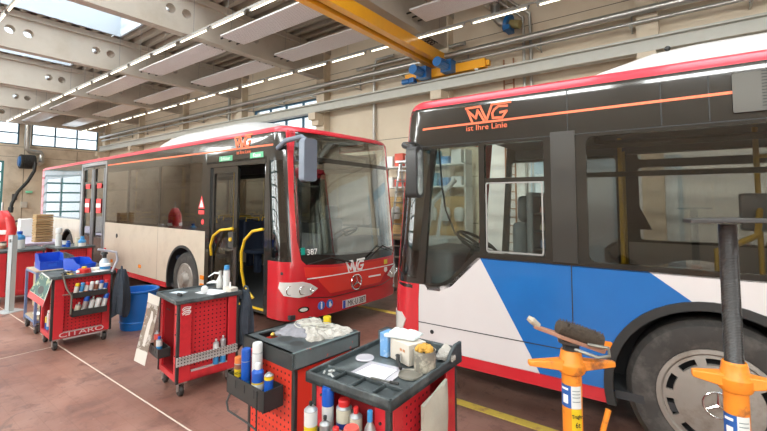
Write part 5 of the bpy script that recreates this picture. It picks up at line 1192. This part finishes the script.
t = thing('steel_disc', 'round grey wheel trim lying on the lower trolley shelf', 'wheel trim', (-8.03, 2.1, .206)); MB().lathe([(.08, .0), (.2, .0), (.22, .03), (.2, .06), (.13, .07), (.08, .04)], n=32, ring=True).build('trim_ring', STEEL, t)
t = thing('leaning_slab', 'grey panel leaning sideways behind the tube trolley', 'panel', (-9.3, 2.55, .0), R(-10)); mb = MB(); mb.plate([(-.75, .03), (-.55, -.0), (.35, .50), (.3, .62)], (), lambda u, v, d: (u, d, v), .5); mb.build('slab_body', mat('grey slab', (.36, .35, .33), .6, var=.1), t, bevel=.01); MB().plate([(-.7, -.0), (-.5, .0), (.4, .46), (.35, .49)], (), lambda u, v, d: (u, -.01 - d, v), .02).build('slab_edge', RUB, t)
t = thing('upright_post', 'whitish steel upright with square hole standing left of the trolley', 'post', (-9.66, 1.9, 0), R(20))
mb = MB(); mb.plate([(-.055, 0), (.055, 0), (.055, 1.33), (-.055, 1.33)], [[(-.025, 1.2), (.025, 1.2), (.025, 1.26), (-.025, 1.26)]], lambda u, v, d: (u, d, v), .008); mb.box(-.055, 0, 0, -.047, .08, 1.33); mb.box(.047, 0, 0, .055, .08, 1.33); mb.build('post_profile', mat('pale grey steel', (.42, .45, .46), .45), t); MB().box(-.16, -.12, 0, .16, .2, .012).build('base_plate', mat('pale grey steel'), t)
c5 = cart('red-framed cart with black top standing behind the cloth and blue bin', -10.35, 2.78, 0, .95, .62, 'open', 'perf', 'thin', PRED, .98)
c6 = cart('red and black cart at the left edge behind the whitish upright', -10.35, 1.85, -4, .8, .7, 'open', 'perf', 'thin', PRED, 1.0)
crumple('cloth', 'dark grey cloth slung over the red-framed cart', 'cloth', (-9.55, 2.55, .80), .6, .4, .22, mat('dark grey cloth', (.07, .07, .075), .95, var=.3), .2, 40)
t = thing('cloth_stand', 'plywood box under the dark grey cloth behind the lettered cart', 'box', (-9.2, 2.55, 0)); MB().box(-.7, -.25, 0, .55, .3, .80).build('box_body', WOOD, t, bevel=.01)
can('clear white bottle with round cap standing on the red-framed cart', None, (-11.0, 2.95, .965), .055, .22, [('white', 1.)], 'white', 1.1, .1, kind='plastic_bottle', cat='bottle', neck=.06)
can('white can with blue foot on the red-framed cart', None, (-10.75, 3.0, .965), .05, .12, [('blue', .4), ('white', .6)], None, kind='open_tin', cat='tin')
can('pale bottle with blue cap at the right end of the red-framed cart', None, (-10.4, 3.2, .965), .07, .12, [('white', .7), ('lblue', .3)], 'lblue', .5, .04, kind='plastic_bottle', cat='bottle', neck=.06)
can('blue spray can with blue cap beside the white can on the red-framed cart', None, (-10.55, 3.0, .965), .04, .10, [('blue', 1.)], 'blue', .8, .03)
can('cream jar in the middle of the red-framed cart', None, (-10.65, 3.2, .965), .06, .16, [('cream', 1.)], 'cream', 1., .02, kind='storage_jar', cat='jar')
can('white jug with blue cap on the cart at the left edge', None, (-10.75, 2.25, .99), .09, .22, [('white', .8), ('lblue', .2)], 'blue', .5, .04, kind='plastic_jug', cat='jug', neck=.08)
can('brown jar beside the white jug on the cart at the left edge', None, (-10.95, 2.05, .99), .05, .12, [('brown', .6), ('cream', .4)], 'black', 1., .02, kind='storage_jar', cat='jar')
t = thing('flat_table', 'long table with pale lilac top behind the red carts', 'table', (0, 0, 0))
MB().box(-19.2, 2.35, .86, -12.6, 3.55, .92).build('table_top', mat('pale lilac sheet', (.52, .48, .60), .5, var=.06), t)
for x in (-19.0, -15.9, -12.8):
    for y in (2.45, 3.45): MB().box(x - .04, y - .04, 0, x + .04, y + .04, .86).build('table_leg', PRED, t)
for i in range(11): tag(MB().box(-.16, -.17, 0, .16, .17, .05).build('wooden_tray', mat('tray wood', (.42, .28, .13), .7, var=.15), bevel=.006, loc=(-13.0 + .015 * (i % 3), 3.15, .921 + i * .062)), 'thin brown wooden tray in the stack on the lilac table', 'tray', 'brown wooden trays stacked on the lilac table')
t = thing('coffee_machine', 'small white and black machine standing on the lilac table', 'machine', (-15.2, 3.3, .92)); MB().box(-.15, -.15, 0, .1, .15, .5).build('machine_body', WPL, t, bevel=.02); MB().tube([(-.2, -.12, .05), (-.25, -.25, .2), (-.22, -.25, .4), (-.14, -.12, .45)], .035, 8).build('machine_handle', RUB, t)
t = thing('wooden_crate', 'low wooden crate with small parts on the lilac table', 'crate', (-14.9, 2.75, .92)); mb = MB(); mb.box(-.5, -.3, 0, .5, .3, .02); mb.box(-.5, -.3, 0, .5, -.28, .16); mb.box(-.5, .28, 0, .5, .3, .16); mb.box(-.5, -.3, 0, -.48, .3, .16); mb.box(.48, -.3, 0, .5, .3, .16); mb.build('crate_body', WOOD, t); MB().box(-.2, -.15, .02, .1, .15, .2).build('crate_insert', cmat['red'], t)
flat('paper_sheet', 'brown paper strip lying on the lilac table', 'paper', (-14.3, 2.8, .921), [(-.6, -.1), (.5, -.05), (.6, .12), (-.5, .1)], mat('brown paper', (.5, .38, .3), .8), .1, .01)
# red jacket with reflective bands on a stand
t = thing('red_work_jacket', 'red work jacket with pale reflective bands at the left edge', 'jacket', (-12.0, 2.2, 1.72), R(20))
mb = MB(); n, k = 28, 12; vs = []
for j in range(k + 1):
    v = j / k; w = min(1, .45 + 2.6 * v)
    for i in range(n): a = 2 * PI * i / n; q = 1 + .06 * math.sin(5 * a + 3 * v); vs.append((.30 * w * q * math.cos(a), .17 * w * q * math.sin(a), -.85 * v))
mb.add(vs, [(j * n + i, j * n + (i + 1) % n, (j + 1) * n + (i + 1) % n, (j + 1) * n + i) for j in range(k) for i in range(n)] + [tuple(range(n))[::-1], tuple(range(k * n, (k + 1) * n))]); mb.build('jacket_body', cmat['red'], t, smooth=60)
mb = MB(); mb.tube([(.22, 0, -.15), (.33, 0, -.4), (.33, -.05, -.75)], [.08, .085, .07], 12); mb.tube([(-.22, 0, -.15), (-.33, 0, -.4), (-.33, -.05, -.75)], [.08, .085, .07], 12); mb.build('jacket_sleeve', cmat['red'], t)
mb = MB(); mb.lathe([(.315, -.5), (.32, -.49), (.32, -.42), (.315, -.41)], n=28); mb.v = [Vector((p.x, p.y * .62, p.z)) for p in mb.v]; mb.build('reflective_band', WHL, t)
t = thing('coat_stand', 'thin steel stand carrying the red work jacket', 'stand', (-12.0, 2.2, 0)); MB().cyl((0, 0, .02), (0, 0, 1.9), .018, 8).build('stand_pole', STEEL, t); MB().lathe([(.001, 0), (.2, 0), (.2, .02), (.001, .03)], n=24).build('stand_foot', STEEL, t)

# ------------------------------------------------------------------ jack stands
JO = mat('orange jack paint', (.80, .25, .02), .45, var=.15, scale=8, dirt=(.30, .10, .03), dscale=11, dlo=.52, dhi=.66)
SPN = mat('dark threaded steel', (.13, .125, .12), .35, .9)
def jack(label, x, y, znut, ztop, rt, rs, wing, wa, plate, name='jack_stand'):
    t = thing(name, label, 'jack stand', (x, y, 0), R(wa))
    MB().cyl((0, 0, .02), (0, 0, znut - .03), rt, 28).build('stand_tube', JO, t)
    mb = MB(); mb.lathe([(rt * 1.25, znut - .06), (rt * 1.4, znut - .045), (rt * 1.4, znut - .01), (rt * 1.2, znut + .0), (rt * 1.0, znut + .05), (rs * 1.05, znut + .055), (rs * 1.02, znut - .06)], n=28)
    for s_ in (-1, 1):
        mb.add([(s_ * rt * .9, -.035, znut - .045), (s_ * rt * .9, .035, znut - .045), (s_ * wing, .018, znut - .028), (s_ * wing, -.018, znut - .028), (s_ * rt * .9, -.032, znut + .005), (s_ * rt * .9, .032, znut + .005), (s_ * wing, .015, znut - .003), (s_ * wing, -.015, znut - .003)], [(0, 3, 2, 1), (4, 5, 6, 7), (0, 1, 5, 4), (1, 2, 6, 5), (2, 3, 7, 6), (3, 0, 4, 7)])
    mb.build('wing_nut', JO, t, bevel=.006)
    pr = []; z = znut - .05; i = 0
    while z < ztop - .015: pr += [(rs, z), (rs * .93, z + .003)]; z += .006
    pr.append((rs, z)); MB().lathe(pr, n=24).build('threaded_spindle', SPN, t, smooth=20)
    mb = MB()
    mb.box(-.17, -.17, 0, .17, .17, .02)
    for i in range(4): a = PI / 4 + PI / 2 * i; mb.add([(rt * .8 * math.cos(a) - .005 * math.sin(a), rt * .8 * math.sin(a) + .005 * math.cos(a), .02), (.2 * math.cos(a) - .005 * math.sin(a), .2 * math.sin(a) + .005 * math.cos(a), .02), (rt * .8 * math.cos(a) - .005 * math.sin(a), rt * .8 * math.sin(a) + .005 * math.cos(a), .25), (rt * .8 * math.cos(a) + .005 * math.sin(a), rt * .8 * math.sin(a) - .005 * math.cos(a), .02), (.2 * math.cos(a) + .005 * math.sin(a), .2 * math.sin(a) - .005 * math.cos(a), .02), (rt * .8 * math.cos(a) + .005 * math.sin(a), rt * .8 * math.sin(a) - .005 * math.cos(a), .25)], [(0, 1, 2), (3, 5, 4), (0, 3, 4, 1), (1, 4, 5, 2), (2, 5, 3, 0)])
    mb.build('base_plate', JO, t)
    # stickers wrapped round the tube, facing -y
    def wrap(nm, a0, a1, z0, z1, m, e=.001):
        n = 10; vs = []; 
        for q in (0, .0015):
            for i in range(n + 1):
                a = R(a0 + (a1 - a0) * i / n)
                for z in (z0, z1): vs.append(((rt + e + q) * math.cos(a), (rt + e + q) * math.sin(a), z))
        k = 2 * (n + 1); mb = MB(); mb.add(vs, [(2 * i, 2 * i + 2, 2 * i + 3, 2 * i + 1) for i in range(n)] + [(k + 2 * i, k + 2 * i + 1, k + 2 * i + 3, k + 2 * i + 2) for i in range(n)]); return mb.build(nm, m, t)
    b0 = -90 - wa + STA
    zt_ = znut - .145 if plate else znut - .11; h_ = .105
    o = wrap('blue_sticker', b0 - 75, b0 - 5, zt_ - h_, zt_, mat('sticker blue', (.02, .10, .36), .4))
    wrap('white_sticker', b0 - 5, b0 + 55, zt_ - h_, zt_ + .0, mat('sticker white', (.66, .68, .66), .4)); wrap('yellow_sticker', b0 - 5, b0 + 55, zt_ - h_ - .20, zt_ - h_ - .002, cmat['yellow'])
    for k_, z_ in enumerate((.02, .035, .05, .07)): wrap('sticker_line', b0 + 2, b0 + 45, zt_ - z_ - .003, zt_ - z_, mat('sticker grey print', (.2, .25, .25), .5), .003)
    wrap('sticker_head', b0 - 60, b0 - 20, zt_ - .022, zt_ - .012, WHL, .003); wrap('sticker_seal', b0 - 52, b0 - 22, zt_ - .085, zt_ - .045, WHL, .003); wrap('round_mark', b0 + 5, b0 + 45, zt_ - h_ - .185, zt_ - h_ - .11, mat('sticker blue'), .003)
    a = R(b0 + 27)
    for st, sz, dz in (('Tragkr.', .024, .035), ('6t', .036, .075)):
        M = Matrix.Translation(((rt + .004) * math.cos(a), (rt + .004) * math.sin(a), zt_ - h_ - dz)) @ Matrix.Rotation(a + PI / 2, 4, 'Z') @ Matrix.Rotation(PI / 2, 4, 'X'); text('sticker_lettering', st, sz, BLKL, t, M, .001, .8)
    return t
STA = 0
STA = 13
j1 = jack('low orange jack stand with winged nut and brush lying on its head', -.52, 2.235, 1.16, 1.25, .046, .039, .21, 35, False)
MB().lathe([(.001, 0), (.06, 0), (.06, .015), (.001, .015)], n=20).build('head_plate', SPN, j1, loc=(0, 0, 1.245))
STA = 2
j2 = jack('tall orange jack stand with long dark threaded spindle and flat top plate', .10, 2.18, 1.26, 1.865, .041, .032, .14, 10, True)
mb = MB(); mb.plate([(-.13, -.06), (-.02, -.075), (.14, -.06), (.15, .05), (.02, .07), (-.14, .05)], (), lambda u, v, d: (u, v, 1.877 - d + (.008 * math.sin(8 * u) if u < 0 else 0)), .014); mb.build('top_plate', mat('dark plate', (.045, .04, .038), .5), j2, bevel=.002)
mb = MB(); mb.box(-.3, -.02, .55, .3, .02, .58)
# brush
t = thing('hand_brush', 'grey-brown hand brush with wooden handle lying on the low jack stand', 'brush', (-.487, 2.225, 1.268), R(22)); t.rotation_euler = (R(4), R(19), R(38))
mb = MB(); mb.plate([(-.22, -.012), (-.12, -.02), (-.10, -.035), (.12, -.035), (.14, -.02), (.14, .02), (.12, .035), (-.10, .035), (-.12, .02), (-.22, .012)], (), lambda u, v, d: (u, v, -d), .018); mb.build('brush_board', mat('brush board', (.34, .17, .11), .6), t, bevel=.003)
mb = MB(); mb.lathe([(.001, -.12), (.033, -.11), (.04, 0), (.037, .11), (.001, .12)], (0, 0, .028), 16, 'x'); rnd = random.Random(5)
for i in range(420):
    a = rnd.uniform(-.3, PI + .3); x = rnd.uniform(-.10, .11); d_ = Vector((rnd.uniform(-.25, .25), math.cos(a), math.sin(a))).normalized(); b0_ = Vector((x, 0, .028)) + d_ * .034; mb.cyl(b0_, b0_ + d_ * rnd.uniform(.008, .016), .0016, 3, .0005)
mb.build('brush_bristles', mat('brush bristles', (.06, .043, .03), .95, var=.45, scale=60), t)
mb = MB(); mb.tube([(-.20, 0, .0), (-.24, .0, .015), (-.26, .01, .02)], [.014, .018, .012], 8); mb.build('brush_handle', mat('worn handle', (.42, .36, .28), .6), t)
mb = MB(); mb.tube([(.02, -.05, -.02), (.12, -.055, -.035), (.16, -.02, -.03), (.15, .03, -.01), (.06, .03, -.01)], .008, 8); tag(mb.build('spring_clip', mat('dull steel bar'), loc=(-.50, 2.19, 1.265)), 'bent steel clip on the low jack stand under the brush', 'clip')
# orange rod leaning on the floor
tag(MB().cyl((-.6, 2.16, .02), (-.375, 2.32, .93), .013, 12).build('orange_rod', JO), 'orange steel rod standing slantwise behind the low jack stand', 'rod')
# @@END
# ------------------------------------------------------------------ daylight and camera
wld = bpy.data.worlds.new('World'); SC.world = wld; wld.use_nodes = True
nt = wld.node_tree; bg = nt.nodes['Background']; bg.inputs['Color'].default_value = (.86, .93, 1., 1); bg.inputs['Strength'].default_value = 2.2
def area(name, loc, sx, sy, rot, energy, col=(1, 1, 1)):
    l = bpy.data.lights.new(name, 'AREA'); l.shape = 'RECTANGLE'; l.size = sx; l.size_y = sy; l.energy = energy; l.color = col
    o = bpy.data.objects.new(name, l); COL.objects.link(o); o.location = loc; o.rotation_euler = rot; return o
for k in range(-2, 7):
    x0, x1 = bay(k) + .5, bay(k - 1) - .5
    for y0, y1 in ((SKY0, SKY1), (-4.6, -.6)): area('skylight_daylight', ((x0 + x1) / 2, (y0 + y1) / 2, zd + 1.0), x1 - x0 - .1, y1 - y0 - .1, (0, 0, 0), 260, (.95, .98, 1.))
for a, c in fr2: area('clerestory_fill', ((a + c) / 2, FY - .6, 6.9), c - a, 1.5, (R(75), 0, 0), 1000, (1., .98, .95))  # added fill lamps outside the unseen high windows, brighten back wall and ceiling
for a, c in fr: area('door_daylight', ((a + c) / 2, FY - .5, 2.2), c - a, 4.0, (R(90), 0, 0), 380, (1., .97, .93))
sun = bpy.data.lights.new('sun', 'SUN'); sun.energy = 2.5; sun.angle = R(1.0); sun.color = (1, .93, .82)
so = bpy.data.objects.new('sun', sun); COL.objects.link(so); so.rotation_euler = Vector((.12, -1.0, .78)).to_track_quat('Z', 'Y').to_euler()

F = 413.; CX, CY = 383.5, 175.; YAW = R(37.); PIT = math.atan((200 - CY) / F)
cd = bpy.data.cameras.new('Camera'); cam = bpy.data.objects.new('Camera', cd); COL.objects.link(cam); SC.camera = cam
cd.sensor_width = 36.; cd.sensor_fit = 'HORIZONTAL'; cd.lens = F / 767 * 36; cd.shift_y = (CY - 215.5) / 767; cd.shift_x = 0
cd.clip_end = 200; cam.location = (0, 0, 1.95); cam.rotation_euler = (R(90) + PIT, 0, YAW)
SC.view_settings.view_transform = 'Standard'; SC.view_settings.look = 'None'; SC.view_settings.gamma = 1.; SC.view_settings.use_curve_mapping = False; SC.view_settings.exposure = 0.2
SC.cycles.max_bounces = 8; SC.cycles.diffuse_bounces = 4; SC.cycles.glossy_bounces = 4; SC.cycles.transparent_max_bounces = 16; SC.cycles.use_denoising = True; SC.cycles.caustics_reflective = False; SC.cycles.caustics_refractive = False; SC.cycles.sample_clamp_indirect = 6
